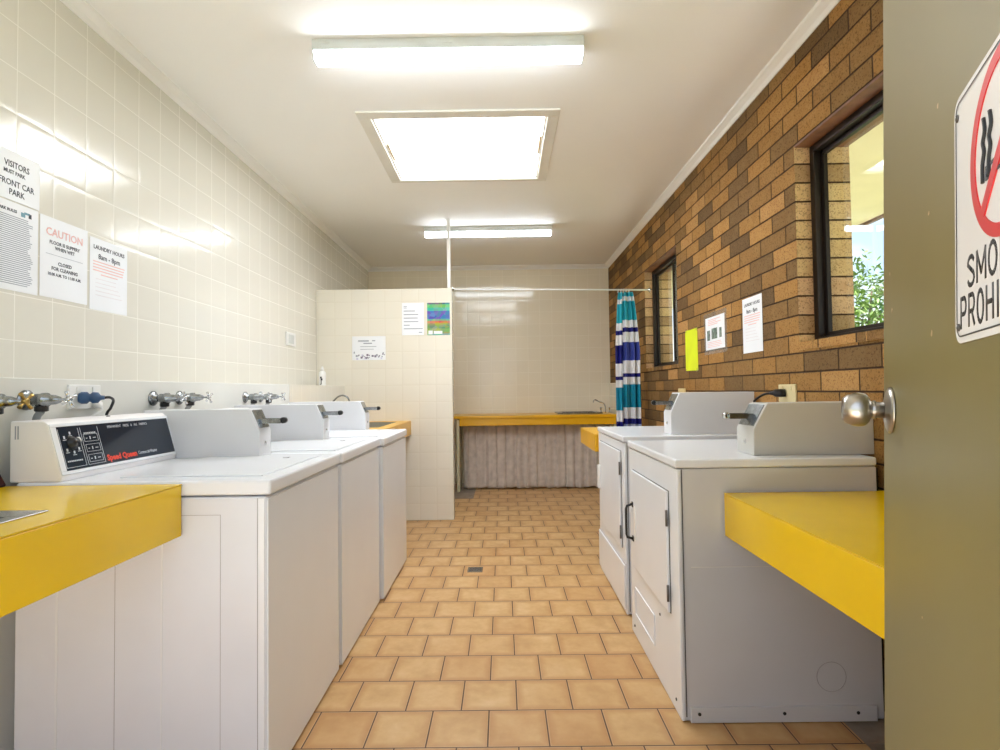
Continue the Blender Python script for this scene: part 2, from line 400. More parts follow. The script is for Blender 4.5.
# ------------------------------------------------------------------ shell
def floor_etc():
    struct(MB().box(XL-.12, -.02, -.1, XO, YB+.12, 0).build('floor', M['floor']))
    # window openings in the brick wall (y0, y1, z0, z1)
    W2 = (1.10, 2.53, 1.395, 2.326); W1 = (4.27, 5.225, 1.38, 2.326)
    m = MB(); ys = [0.0, W2[0], W2[1], W1[0], W1[1], YB+.12]
    for i in (0, 2, 4): m.box(XR, ys[i], 0, XO, ys[i+1], ZC)
    for w in (W2, W1):
        m.box(XR, w[0], 0, XO, w[1], w[2]-.036); m.box(XR, w[0], w[3], XO, w[1], ZC)
    struct(m.build('wall_right', M['brick']))
    struct(MB().box(XL-.12, 0, 0, XL, YB+.12, ZC).build('wall_left', M['left_tile']))
    struct(MB().box(XL, YB, 0, XR, YB+.12, ZC).build('wall_back', M['back_tile']))
    m = MB(); m.box(XL, 0, 0, -1.45, YF, ZC); m.box(.27, 0, 0, XR, YF, ZC); m.box(-1.45, 0, 2.40, .27, YF, ZC)  # unseen wall, its doorway widened to let more daylight in
    struct(m.build('wall_front', M['white_wall']))
    # ceiling with the skylight hole
    sx0, sx1, sy0, sy1 = -.752, .283, 3.13, 4.055
    m = MB(); m.box(XL-.12, -.02, ZC, XO+.0, sy0, ZC+.12); m.box(XL-.12, sy1, ZC, XO, YB+.12, ZC+.12)
    m.box(XL-.12, sy0, ZC, sx0, sy1, ZC+.12); m.box(sx1, sy0, ZC, XO, sy1, ZC+.12)
    struct(m.build('ceiling', M['ceiling']))
    # cornice: stepped cove profile, one trim per wall
    c = .049
    def prof(x, sg):   # profile in (across, z)
        return [(x, ZC), (x, ZC-c), (x+sg*.006, ZC-c), (x+sg*.016, ZC-c*.62), (x+sg*(c-.012), ZC-.016), (x+sg*(c-.004), ZC-.012), (x+sg*c, ZC-.004), (x+sg*c, ZC)]
    struct(MB().prism(prof(XL, 1), 1, YF, YB).build('trim_1', M['cornice']))
    struct(MB().prism(prof(XR, -1), 1, YF, YB).build('trim_2', M['cornice']))
    struct(MB().prism([(p[0], p[1]) for p in prof(YB, -1)], 0, XL, XR).build('trim_3', M['cornice']))
    # partition
    struct(MB().box(XL, YP, 0, -.463, YP+.11, 2.147).build('wall_partition', M['part_tile'], bevel=.006))
    # pipe ledge along the left wall
    def lx(y): return LEDGE + max(0, (y-2.2)/(YP-2.2))*.079
    struct(MB().prism([(XL, YF), (LEDGE, YF), (LEDGE, 2.2), (lx(3.80), 3.80), (XL, 3.80)], 2, 0, 1.25).build('wall_left_ledge', M['ledge'], bevel=.003))
    struct(MB().prism([(XL, 3.80), (lx(3.80), 3.80), (lx(YP), YP), (XL, YP)], 2, 0, 1.249).build('wall_left_ledge', M['part_tile2']))
    # low tiled splash on the brick wall in the corner
    struct(MB().box(XR-.012, 5.6, 0, XR, YB, 1.262).build('trim_4', M['back_tile'], bevel=.002))
    # window sills: a course of bricks on the flat, slightly proud
    for k, w in enumerate((W2, W1)):
        m = MB(); y = w[0]; n = round((w[1]-w[0])/.118); d = (w[1]-w[0])/n
        for i in range(n): m.box(XR-.008, w[0]+i*d+.003, w[2]-.036, XO+.02, w[0]+(i+1)*d-.003, w[2])
        m.box(XR+.004, w[0], w[2]-.036, XO, w[1], w[2]-.004)
        struct(m.build('trim_%d' % (5+k), M['brick']))
        # timber strip under the lintel
        struct(MB().box(XR+.002, w[0], w[3]-.010, XO-.01, w[1], w[3]).build('trim_%d' % (7+k), M['timber']))
    for k, w in enumerate((W2, W1)):
        y0, y1, z0, z1 = w; z1 -= .010
        fx0, fx1 = 1.462, 1.520; t = .034
        fr = MB(); fr.box(fx0, y0, z0, fx1, y0+t, z1); fr.box(fx0, y1-t, z0, fx1, y1, z1)
        fr.box(fx0, y0+t, z0, fx1, y1-t, z0+.022); fr.box(fx0, y0+t, z1-t, fx1, y1-t, z1)
        f = fr.build('window_%d' % (k+1), M['frame'], bevel=.002); struct(f)
        ym = (y0+y1)/2 - (.12 if k else 0)
        for (a, b, x) in ((y0+t, ym+.014, fx0+.012), (ym-.014, y1-t, fx0+.034)):
            s = MB(); q = .02
            s.box(x, a, z0+.022, x+.018, a+q, z1-t); s.box(x, b-q, z0+.022, x+.018, b, z1-t)
            s.box(x, a+q, z0+.022, x+.018, b-q, z0+.022+q); s.box(x, a+q, z1-t-q, x+.018, b-q, z1-t)
            s.build('sash', M['frame'], f)
            MB().box(x+.007, a+q, z0+.022+q, x+.011, b-q, z1-t-q).build('glass_pane', M['glass'], f)
    # skylight: shaft, flat surround, acrylic panel and side clips
    t = thing('skylight', 'square white framed skylight glowing in the ceiling between the two lights', 'skylight', (-.235, 3.59, ZC))
    ox, oy = -.235, 3.59
    m = MB()
    A0, A1, B0, B1 = -.826-ox, .352-ox, 3.052-oy, 4.10-oy; a0, a1, b0, b1 = sx0-ox, sx1-ox, sy0-oy, sy1-oy
    for bx in ((A0, B0, A1, b0), (A0, b1, A1, B1), (A0, b0, a0, b1), (a1, b0, A1, b1)): m.box(bx[0], bx[1], -.012, bx[2], bx[3], 0)
    m.build('surround', M['trimwhite'], t, .003)
    m = MB(); e = .012
    for bx in ((a0, b0, a1, b0+e), (a0, b1-e, a1, b1), (a0, b0+e, a0+e, b1-e), (a1-e, b0+e, a1, b1-e)): m.box(bx[0], bx[1], 0.0, bx[2], bx[3], .06)
    m.build('shaft_lining', M['trimwhite'], t)
    MB().box(a0+e, b0+e, .046, a1-e, b1-e, .052).build('diffuser_panel', M['skylight'], t)
    for x0, x1, yy in ((a0+e, a0+e+.014, .02), (a1-e-.014, a1-e, -.06)):
        MB().box(x0, yy-.12, .006, x1, yy+.14, .040).build('clip', M['clip'], t, .003)
    MB().box(XL-.1, 3.0, ZC+.121, XO, 3.1, ZC+.13)
floor_etc()

# ------------------------------------------------------------------ ceiling lights
def batten(loc, L, label, rz=0.):
    t = thing('batten_light', label, 'ceiling light', loc, rz, 'ceiling battens')
    m = MB(); m.box(-L/2, -.048, -.050, L/2, .048, 0); m.build('housing', M['fitting'], t, .003)
    for x in (-L/2+.06, -.0, L/2-.06): MB().box(x-.02, -.0505, -.026, x+.02, -.048, -.012).build('fixing_clip', M['fitting'], t)
    pts = [(-.043, -.050), (-.043, -.060), (-.036, -.082), (-.024, -.088), (.024, -.088), (.036, -.082), (.043, -.060), (.043, -.050)]
    MB().prism(pts, 0, -L/2+.004, L/2-.004).build('diffuser', M['tube'], t, .002)
    for s in (-1, 1): MB().prism([(p[0]*1.03, p[1]-.001) for p in pts], 0, s*(L/2), s*(L/2-.006)).build('end_cap', M['fitting'], t)
batten((-.228, 2.462, ZC), 1.24, 'long lit batten light on the ceiling nearest the door, before the skylight', .003)
batten((-.125, 5.30, ZC), 1.25, 'smaller looking lit batten light on the ceiling near the back wall, behind the post')

# ------------------------------------------------------------------ washers
def coin_box(t, x_front, x_back, y0, y1, z0, zlow, ztop, sgn, mat, slide_z, xt):
    """slope faces the aisle. sgn=+1 aisle on +x. returns part"""
    pts = [(x_back, z0), (x_front, z0), (x_front, zlow), (xt, ztop), (x_back, ztop)]
    cb = MB().prism(pts, 1, y0, y1).build('coin_meter_box', mat, t, .003)
    ym = (y0+y1)/2
    # dark slot plate on the slope, slide tray with its round coin end
    d = Vector((xt-x_front, 0, ztop-zlow)); n = Vector((d.z*sgn, 0, -d.x*sgn)).normalized()
    if n.x*sgn < 0: n = -n
    m = MB(); a = Vector((x_front, 0, zlow))+d*.12; b = Vector((x_front, 0, zlow))+d*.93
    for off in (.0,):
        q = [(a.x, a.z), (b.x, b.z), (b.x+n.x*.004, b.z+n.z*.004), (a.x+n.x*.004, a.z+n.z*.004)]
        m.prism(q, 1, y0+.012, y1-.012)
    m.build('meter_face_plate', M['aged'], cb)
    xs = x_front + (xt-x_front)*.45
    m = MB(); L = .092
    m.box(min(xs, xs+sgn*L), ym-.022, slide_z-.012, max(xs, xs+sgn*L), ym+.022, slide_z+.001)
    m.box(min(xs, xs+sgn*L), ym-.026, slide_z-.014, max(xs, xs+sgn*L), ym-.022, slide_z+.006)
    m.box(min(xs, xs+sgn*L), ym+.022, slide_z-.014, max(xs, xs+sgn*L), ym+.026, slide_z+.006)
    m.build('coin_slide', M['aged'], cb, .001)
    m = MB(); m.lathe([(-.013, .008), (-.012, .013), (.010, .013), (.012, .008)], (xs+sgn*(L+.004), ym, slide_z-.002), (0, 1, 0), 16)
    m.box(xs+sgn*(L-.03)-.01, ym-.02, slide_z-.004, xs+sgn*(L-.03)+.01, ym+.02, slide_z+.002)
    m.build('push_handle', M['black'] if mat is M['meter'] else M['chrome'], cb)
    m = MB(); m.lathe([(0, .009), (.003, .009), (.0032, .006)], (x_front, ym, (z0+zlow)/2), (sgn, 0, 0), 16)
    m.build('lock', M['chrome'], cb)
    return cb

def washer(label, X, Y, W, H, boxx, full):
    D = 1.47 + X       # depth back to x=-1.47
    t = thing('washing_machine', label, 'washing machine', (X, Y, 0), 0, 'washers along the left wall')
    D = X + 1.475
    w = W
    # cabinet with pressed side ribs
    m = MB(); m.box(-D, 0.003, .010, -.004, w-.003, H-.05)
    cab = m.build('cabinet', M['enamel2'], t, .008, 3)
    m = MB()
    m.box(-.030, .0012, .03, -.010, .004, H-.055)                 # bright vertical fold near the front
    m.box(-.323, .0012, .03, -.317, .004, H-.055); m.box(-.640, .0018, .03, -.632, .004, H-.055)
    m.build('pressed_rib', M['enamel'], cab, .001)
    m = MB()
    m.box(-.0325, .0018, .03, -.0305, .0040, H-.055)
    m.box(-.144, .0022, .03, -.1427, .0040, H-.103); m.box(-.317, .0022, H-.1043, -.1427, .0040, H-.103)
    m.box(-.461, .0022, .03, -.4597, .0040, H-.055)
    m.build('panel_seam', M['seam_soft'], cab)
    # front panel
    MB().box(-.006, .006, .012, 0, w-.006, H-.056).build('front_panel', M['enamel'], t, .003)
    m = MB()
    m.box(-D+.05, .02, 0, -.05, w-.02, .011); m.build('plinth', M['seam'], t)
    # top and lid
    MB().box(-D, 0, H-.046, .008, w, H).build('top_panel', M['enamel'], t, .010, 4)
    m = MB(); m.box(-.50, .075, H-.001, -.045, w-.075, H+.005)
    lid = m.build('lid', M['enamel'], t, .004, 3)
    m = MB(); m.box(-.16, w-.20, H+.004, -.135, w-.188, H+.007); m.build('lid_mark', M['seam_soft'], lid)
    # console: wedge with a sloping fascia
    cx = -1.495-X; z0 = H; y0, y1 = .003, w-.126
    fx, tx, zt = -1.340-X, -1.392-X, H+.186
    pts = [(cx, z0), (fx, z0), (fx+.004, z0+.016), (tx+.012, zt-.010), (tx, zt), (cx, zt)]
    con = MB().prism(pts, 1, y0, y1).build('control_console', M['console'], t, .005, 3)
    a = Vector((fx+.004, 0, z0+.016)); b = Vector((tx+.012, 0, zt-.010)); up = (b-a); Ls = up.length; up.normalize()
    n = Vector((up.z, 0, -up.x)); right = Vector((0, 1, 0))
    o = a + Vector((0, y0, 0))
    def quad(mb, u0, v0, u1, v1, h0, h1):
        vs = [mb.bm.verts.new(o+right*u+up*v+n*h) for h in (h0, h1) for (u, v) in ((u0, v0), (u1, v0), (u1, v1), (u0, v1))]
        for f in ((0, 1, 2, 3), (4, 5, 6, 7), (0, 1, 5, 4), (1, 2, 6, 5), (2, 3, 7, 6), (3, 0, 4, 7)): mb.bm.faces.new([vs[i] for i in f])
    cw = y1-y0; P0, P1, v0, v1 = .022, cw-.006, .014, Ls-.012
    m = MB(); quad(m, P0, v0, P1, v1, -.001, .0015); pan = m.build('control_panel', M['panel'], con)
    # white frame round the panel
    m = MB()
    for q in ((0.001, .003, cw-.001, v0), (.001, v1, cw-.001, Ls-.002), (.001, v0, P0, v1), (P1, v0, cw-.001, v1)): quad(m, *q, 0, .004)
    m.build('fascia_frame', M['enamel'], con, .0015)
    m = MB()                                                      # fine ruled lines and cycle boxes
    def line(u0, v0_, u1, v1_): quad(m, u0, v0_, u1, v1_, .0014, .0022)
    vv0, vv1 = v0+.008, v1-.008
    for u in (.105, .114, .188): line(u, vv0, u+.0012, vv1)
    line(.114, vv0, .188, vv0+.0012); line(P0+.004, vv0, P0+.0052, vv1); line(P0+.004, vv0, .105, vv0+.0012)
    for k in range(3):
        zz = vv0+.008+k*.034
        line(.122, zz, .182, zz+.001); line(.122, zz+.024, .182, zz+.025); line(.122, zz, .123, zz+.025); line(.181, zz, .182, zz+.025)
        line(.130, zz+.010, .136, zz+.0125); line(.146, zz+.007, .150, zz+.017); line(.160, zz+.010, .172, zz+.0125)
    for u, v in ((.126, vv1-.022),):
        for j in range(7): line(u+j*.0075, v, u+j*.0075+.005, v+.005)
    for j in range(9): line(.036+j*.0068, vv0+.018, .036+j*.0068+.0045, vv0+.0225)
    for (u, v) in ((.045, vv0+.052), (.070, vv0+.043), (.092, vv0+.053), (.045, vv0+.093), (.070, vv0+.105)):
        line(u-.003, v, u+.003, v+.009); line(u-.007, v-.005, u+.007, v-.003)
    m.build('panel_markings', M['ink_mark'], pan)
    # dial
    m = MB(); oc = o+right*.070+up*(vv0+.077)+n*.001
    m.lathe([(0, .021), (.004, .021), (.010, .016), (.018, .014), (.0185, .0)], oc, n, 24); m.build('selector_dial', M['black'], pan)
    m = MB(); oc2 = o+right*.094+up*(vv0+.084)+n*.001
    m.lathe([(0, .010), (.006, .010), (.008, .007), (.0082, 0)], oc2, n, 18); m.build('push_button', M['white_plastic'], pan)
    bm = MB(); text_geo(bm.bm, 'Speed Queen', .027, o+right*.200+up*(vv0+.003), right, up, n, 'LEFT', .0016, 1., .0013)
    bm.build('red_lettering', M['sq_red'], pan)
    bm = MB(); text_geo(bm.bm, 'Commercial Washer', .0175, o+right*.356+up*(vv0+.006), right, up, n, 'LEFT', .0016, .72)
    bm.build('white_lettering', M['ink_mark'], pan); bm = MB()
    text_geo(bm.bm, 'PERMANENT   PRESS   &   ALL   FABRICS', .0125, o+right*.235+up*(vv1-.010), right, up, n, 'LEFT', .0016, .95)
    bm.build('white_lettering', M['ink_mark'], pan)
    m = MB(); m.lathe([(0, .006), (.004, .006), (.0045, .0)], (tx-.010, .285, zt-.001), (0, 0, 1), 12); m.build('screw_cap', M['black'], con)
    m = MB()
    for k in range(2):
        yy = .0
        m.box(cx+.016+k*.008, y0-.0006, zt-.055, cx+.020+k*.008, y0, zt-.015)
    m.build('side_decal', M['ink_grey'], con)
    # coin meter
    bx = boxx - X
    coin_box(t, bx, -D-.0, w-.122, w-.012, H, 1.036, 1.126, 1, M['meter'], 1.078, bx-.040)
    return t
M['seam_soft'] = simple('soft_seam_shadow', srgb(168, 166, 170), .6)
M['ink_mark'] = simple('pale_panel_print', srgb(206, 212, 220), .5)
washer('nearest white top-loading washer, its black control panel in full view by the yellow counter', -.711, 1.632, .705, .929, -.998, True)
washer('middle white washer of the left row, with a white coin meter box', -.708, 2.362, .722, .927, -.985, False)
washer('farthest white washer of the left row, next to the yellow basin counter', -.690, 3.10, .738, .925, -.945, False)

# ------------------------------------------------------------------ dryers
def dryer(label, X, Y, W, H, D, kind):
    """aisle face looks towards -x"""
    t = thing('tumble_dryer', label, 'tumble dryer', (X, Y, 0), 0, 'dryers along the brick wall')
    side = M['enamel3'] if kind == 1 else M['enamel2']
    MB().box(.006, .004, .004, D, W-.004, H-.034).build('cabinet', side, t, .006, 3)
    # front panel as its own sheet
    MB().box(0, .002, .004, .014, W-.002, H-.036).build('front_panel', M['enamel'], t, .005, 3)
    MB().box(.016, .0015, .02, .019, .005, H-.036).build('panel_seam', M['seam'], t)
    m = MB(); m.box(-.006, 0, H-.032, D, W, H); m.build('top_panel', M['enamel'], t, .008, 4)
    m = MB(); m.box(.04, .03, 0, D-.03, W-.03, .004); m.build('plinth', M['seam'], t)
    if kind == 1:
        y0, y1, z0, z1 = .103, .66, .345, .80
        m = MB(); m.box(-.002, y0-.002, z0-.002, .002, y1+.002, z1+.002); m.build('door_gasket', M['seam'], t)
        d = MB().box(-.012, y0, z0, 0, y1, z1).build('door', M['enamel'], t, .005, 3)
        h = MB(); yy = y1-.03
        h.tube([(-.012, yy, .478), (-.040, yy, .486), (-.044, yy, .50), (-.044, yy, .62), (-.040, yy, .634), (-.012, yy, .642)], .006, 10)
        h.box(-.016, yy-.010, .468, -.011, yy+.010, .492); h.box(-.016, yy-.010, .628, -.011, yy+.010, .652)
        h.build('handle', M['black'], d)
        MB().box(-.0135, yy-.045, .48, -.0115, yy-.02, .64).build('handle_plate', M['white_plastic'], d)
        for z in (.42, .70):
            m = MB(); m.tube([(-.012, y0-.006, z-.03), (-.012, y0-.006, z+.03)], .005, 8); m.box(-.0135, y0-.002, z-.026, -.011, y0+.006, z+.026); m.build('hinge', M['hinge'], d)
        # lint screen panel: raised pressed outline, and loose screws
        m = MB(); a0, a1, c0, c1 = .33, .655, .115, .245
        for q in ((a0, c0, a1, c0+.006), (a0, c1-.006, a1, c1), (a0, c0, a0+.006, c1), (a1-.006, c0, a1, c1)): m.box(-.005, q[0], q[1], .001, q[2], q[3])
        m.build('lint_panel_rim', M['enamel'], t, .002)
        for y, z in ((.25, .28), (.06, .05), (.68, .05)): MB().lathe([(0, .006), (.003, .005), (.0032, 0)], (0, y, z), (-1, 0, 0), 10).build('screw', M['hinge'], t)
        # side: bottom channel with screws, knock-out disc
        m = MB(); m.box(.03, -.006, .002, D-.03, .006, .056); ch = m.build('base_channel', M['enamel3'], t, .003)
        for x in (.06, .36, .62): MB().lathe([(0, .006), (.002, .006)], (x, -.006, .034), (0, -1, 0), 10).build('screw', M['black'], ch)
        m = MB(); k = 28; cx, cz, rr = .535, .155, .052
        m.tube([(cx+rr*math.cos(2*PI*i/k), .0035, cz+rr*math.sin(2*PI*i/k)) for i in range(k+1)], .0012, 6, False); m.build('knockout_ring', M['seam_soft'], t)
        m = MB(); m.box(.045, .0022, .545, .34, .0042, .548); m.build('pressed_rib', M['enamel3b'], t)
        m = MB(); m.box(D-.004, .006, .03, D+.004, W-.01, H-.04); m.build('back_gap_shade', M['black'], t)  # black sheet painting in the dark gap between dryer and wall
        coin_box(t, .316, D+.046, .080, .225, H, 1.030, 1.128, -1, M['meter_grey'], 1.082, .370)
    else:
        y0, y1, z0, z1 = .07, W-.075, .335, H-.085
        m = MB(); m.box(-.002, y0-.002, z0-.002, .002, y1+.002, z1+.002); m.build('door_gasket', M['seam'], t)
        d = MB().box(-.012, y0, z0, 0, y1, z1).build('door', M['enamel'], t, .006, 3)
        m = MB(); m.box(-.030, y1-.05, .55, -.010, y1-.022, .70); m.build('handle', M['white_plastic'], d, .006, 3)
        for z in (.42, .76):
            m = MB(); m.tube([(-.012, y0-.006, z-.035), (-.012, y0-.006, z+.035)], .005, 8); m.build('hinge', M['hinge'], d)
        m = MB(); m.box(-.0025, .004, .262, .002, W-.004, .267); m.build('lower_panel_seam', M['seam_soft'], t)
        m = MB(); m.box(-.010, .006, .03, .001, W-.006, .262); m.build('lower_panel', M['enamel'], t, .005, 3)
        coin_box(t, .275, D-.005, .075, .205, H, 1.056, 1.164, -1, M['meter'], 1.112, .325)
    return t
M['enamel3b'] = simple('soft_ridge', srgb(222, 221, 218), .3)
dryer('nearest white clothes dryer, with a black bar handle on its door', .622, 1.957, .745, .932, .72, 1)
dryer('farther white clothes dryer behind the black-handled one, with a white door grip', .636, 2.87, .76, .938, .735, 2)

# ------------------------------------------------------------------ yellow counters
def slab_counter(name, label, x0, x1, y0, y1, z, th, mat, front, brackets=True, basin=None):
    t = thing(name, label, 'counter', ((x0+x1)/2, (y0+y1)/2, 0))
    ox, oy = (x0+x1)/2, (y0+y1)/2
    m = MB(); tt = .003
    if basin:
        a0, a1, b0, b1 = basin
        for q in ((x0, y0, x1, b0), (x0, b1, x1, y1), (x0, b0, a0, b1), (a1, b0, x1, b1)): m.box(q[0]-ox, q[1]-oy, z-tt, q[2]-ox, q[3]-oy, z)
    else: m.box(x0-ox, y0-oy, z-tt, x1-ox, y1-oy, z)
    m.build('worktop', mat, t)
    fx = (x1 if front > 0 else x0)-ox
    m = MB(); m.box(min(fx, fx-front*.03), y0-oy, z-th, max(fx, fx-front*.03), y1-oy, z-tt-.0012)
    m.build('front_fascia', mat, t, .003)
    for yy in (y0, y1-.02):
        m = MB(); m.box(min(x0, x1)-ox+(.03 if front < 0 else 0), yy-oy, z-th+.02, max(x0, x1)-ox-(.03 if front > 0 else 0), yy+.02-oy, z-tt-.001)
        m.build('end_rail', M['white_plastic'], t)
    return t, ox, oy

# left counter with drop-in sink
t, ox, oy = slab_counter('laundry_counter', 'long yellow laminate counter at the bottom left with a steel sink set in it', LEDGE, -.967, .25, 1.628, .921, .155, M['yellow'], 1, basin=(-1.47, -1.10, .62, 1.22))
s = thing('sink', 'stainless steel sink let into the yellow counter at the left edge', 'sink', (-1.265, .92, .921))
m = MB(); rx, ry, ix, iy = .205, .342, .165, .28
for q in ((-rx, -ry, rx, -iy), (-rx, iy, rx, ry), (-rx, -iy, -ix, iy), (ix, -iy, rx, iy)): m.box(q[0], q[1], .0003, q[2], q[3], .004)
m.build('rim', M['steel'], s, .0015)
m = MB()
for q in ((-ix, -iy, -ix+.003, iy), (ix-.003, -iy, ix, iy), (-ix, -iy, ix, -iy+.003), (-ix, iy-.003, ix, iy)): m.box(q[0], q[1], -.17, q[2], q[3], .001)
m.box(-ix, -iy, -.173, ix, iy, -.17); m.build('bowl', M['steel'], s)
m = MB(); m.lathe([(0, .03), (.002, .03), (.0025, .02)], (0, 0, -.170), (0, 0, 1), 20); m.build('drain', M['chrome'], s)

slab_counter('laundry_counter', 'long yellow laminate counter at the right between the near dryer and the open door', .786, XR-.003, .45, 1.950, .813, .153, M['yellow'], -1)
slab_counter('laundry_counter', 'short yellow laminate counter end showing past the far dryer', .617, XR-.003, 3.66, 4.33, .884, .118, M['yellow2'], -1)

# basin counter on the left against the partition
t, ox, oy = slab_counter('basin_counter', 'yellow counter with a recessed trough basin, between the last washer and the partition', -1.463, -.851, 3.86, YP-.002, .920, .13, M['yellow2'], 1, basin=(-1.43, -.945, 4.10, 4.86))
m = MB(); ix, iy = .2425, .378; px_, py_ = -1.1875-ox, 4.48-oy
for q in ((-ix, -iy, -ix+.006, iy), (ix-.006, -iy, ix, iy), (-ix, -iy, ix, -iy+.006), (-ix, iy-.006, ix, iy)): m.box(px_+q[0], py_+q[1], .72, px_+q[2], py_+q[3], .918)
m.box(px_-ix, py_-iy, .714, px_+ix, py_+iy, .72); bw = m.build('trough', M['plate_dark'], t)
MB().lathe([(0, .03), (.002, .03), (.0025, .02)], (px_, py_, .720), (0, 0, 1), 20).build('drain', M['chrome'], bw)

def bend(pts, n=6):
    """Catmull-Rom through pts"""
    P = [Vector(p) for p in pts]; P = [P[0]*2-P[1]] + P + [P[-1]*2-P[-2]]; out = []
    for i in range(1, len(P)-2):
        for k in range(n):
            t_ = k/n; a, b, c, d = P[i-1], P[i], P[i+1], P[i+2]
            out.append(.5*((2*b)+(c-a)*t_+(2*a-5*b+4*c-d)*t_*t_+(3*b-a-3*c+d)*t_**3))
    out.append(P[-2]); return out

t = thing('basin_tap', 'curved chrome tap spout over the trough basin by the partition', 'tap', (LEDGE+.0675, 4.6, 1.08))
MB().lathe([(0, .028), (.006, .027), (.010, .014), (.03, .014), (.031, .01)], (0, 0, 0), (1, 0, 0)).build('flange', M['chrome'], t)
MB().tube(bend([(.02, 0, 0), (.04, 0, .04), (.075, 0, .072), (.115, 0, .083), (.155, 0, .066), (.175, 0, .028)]), .0075, 12).build('spout', M['aged'], t)

# back counter
t = thing('back_counter', 'long ochre yellow counter across the back wall with a cloth skirt below', 'counter', (.4, 6.66, 0))
MB().box(-.62-.4, 6.345-6.66, .858, 1.33-.4, YB-.002-6.66, .892).build('worktop', M['yellow2'], t, .006, 3)
MB().box(-.512-.4, 6.358-6.66, .776, 1.325-.4, 6.388-6.66, .858).build('front_fascia', M['yellow2'], t, .002)
MB().box(-.548-.4, 6.37-6.66, .0, -.518-.4, 6.72-6.66, .848).build('end_panel', M['cream_post'], t, .003)
MB().box(1.30-.4, 6.37-6.66, .0, 1.325-.4, 6.72-6.66, .848).build('end_panel', M['cream_post'], t, .003)
s = thing('sink', 'thin rimmed steel sink on the back counter below the striped curtain', 'sink', (.93, 6.72, .892))
m = MB(); rx, ry, ix, iy = .27, .20, .2, .15
for q in ((-rx, -ry, rx, -iy), (-rx, iy, rx, ry), (-rx, -iy, -ix, iy), (ix, -iy, rx, iy)): m.box(q[0], q[1], .0003, q[2], q[3], .016)
m.build('rim', M['aged'], s, .002)
MB().box(-ix, -iy, .0004, ix, iy, .002).build('bowl', M['steel'], s)
t = thing('sink_tap', 'chrome swan neck tap with two handles on the back counter', 'tap', (1.285, 6.80, .892))
m = MB(); m.tube(bend([(0, 0, 0), (0, 0, .07), (-.02, 0, .115), (-.07, 0, .135), (-.12, 0, .16), (-.145, 0, .155), (-.15, 0, .13)]), .008, 10); m.build('spout', M['chrome'], t)
for dx in (-.055, .055):
    m = MB(); m.lathe([(0, .018), (.01, .016), (.012, .009), (.05, .009), (.052, .016), (.07, .014), (.072, .0)], (dx, 0, 0), (0, 0, 1), 16); m.build('handle', M['chrome'], t)

def cloth(name, mat, x0, x1, y, z0, z1, amp, waves, parent=None, gather=None, hem=0., seed=1, nz=26):
    rnd = random.Random(seed); nx = waves*14; bm = bmesh.new(); ph = [rnd.uniform(0, 6.28) for _ in range(6)]
    g = []
    for i in range(nx+1):
        u = i/nx; col = []
        for j in range(nz+1):
            v = j/nz; z = z0+(z1-z0)*v
            a = amp*(1-.35*v)
            yy = y + a*math.sin(2*PI*waves*u + .9*math.sin(2*PI*2*u+ph[0]) + .25*math.sin(3*v+ph[1])) + a*.4*math.sin(2*PI*waves*2.3*u+ph[2]) + a*.3*math.sin(5*u+4*v+ph[3])
            if gather: xa, xb = gather(v)
            else: xa, xb = x0, x1
            x = xa+(xb-xa)*(u + .010*math.sin(2*PI*waves*u+ph[4]))
            if j == 0: z += hem*math.sin(2*PI*waves*.37*u+ph[5])
            col.append(bm.verts.new((x, yy, z)))
        g.append(col)
    for i in range(nx):
        for j in range(nz):
            f = bm.faces.new([g[i][j], g[i+1][j], g[i+1][j+1], g[i][j+1]]); f.smooth = True
    me = bpy.data.meshes.new(name); bm.to_mesh(me); bm.free(); me.materials.append(mat)
    o = bpy.data.objects.new(name, me); C.objects.link(o); o.parent = parent
    sm = o.modifiers.new('Solidify', 'SOLIDIFY'); sm.thickness = .0015
    return o

t = thing('skirt_curtain', 'grey brown gathered cloth skirt hanging under the back counter', 'curtain', (.4, 6.53, 0))
cloth('fabric', M['sheer'], -.888, .89, 0, .016, .772, .020, 15, t, hem=.006, seed=4)
MB().tube([(-.91, 0, .772), (.9, 0, .772)], .005, 8).build('curtain_wire', M['aged'], t)

# shower rod, striped curtain
t = thing('curtain_rod', 'thin white rod running from the partition to the brick wall', 'curtain rod', (0, 5.055, 2.118))
MB().tube([(-.463, 0, .024), (XR, 0, -.006)], .0072, 12).build('rod', M['white_plastic'], t)
for x, s, dz in ((-.463, 1, .024), (XR, -1, -.006)):
    MB().lathe([(0, .024), (.006, .022), (.012, .013), (.02, .012)], (x, 0, dz), (s, 0, 0)).build('end_flange', M['chrome'], t)
def gat(v):
    k = min(1., max(0., (1-v)/.30)); k = k**.7
    return 1.098-.036*k, 1.236+.056*k
t = thing('shower_curtain', 'white, teal and navy striped curtain bunched on the rod by the brick wall', 'curtain', (0, 5.055, 0))
cl = cloth('fabric', M['stripe'], 1, 1.2, 0, .28, 2.095, .034, 4, t, gather=gat, seed=9, nz=40)
for k in range(5):
    x = 1.095+k*.025; n_ = 16
    MB().tube([(x+.003*math.sin(2*PI*i/n_), .015*math.cos(2*PI*i/n_), 2.108+.019*math.sin(2*PI*i/n_)-.002) for i in range(n_+1)], .0022, 6, False).build('curtain_ring', M['white_plastic'], t)

# post on the partition
t = tag(MB().box(-.015, -.015, 0, .015, .015, ZC-2.147).build('ceiling_post', M['cornice'], None, .002), 'slim white square post standing on the partition end up to the ceiling', 'post')
t.location = (-.490, YP+.03, 2.147)

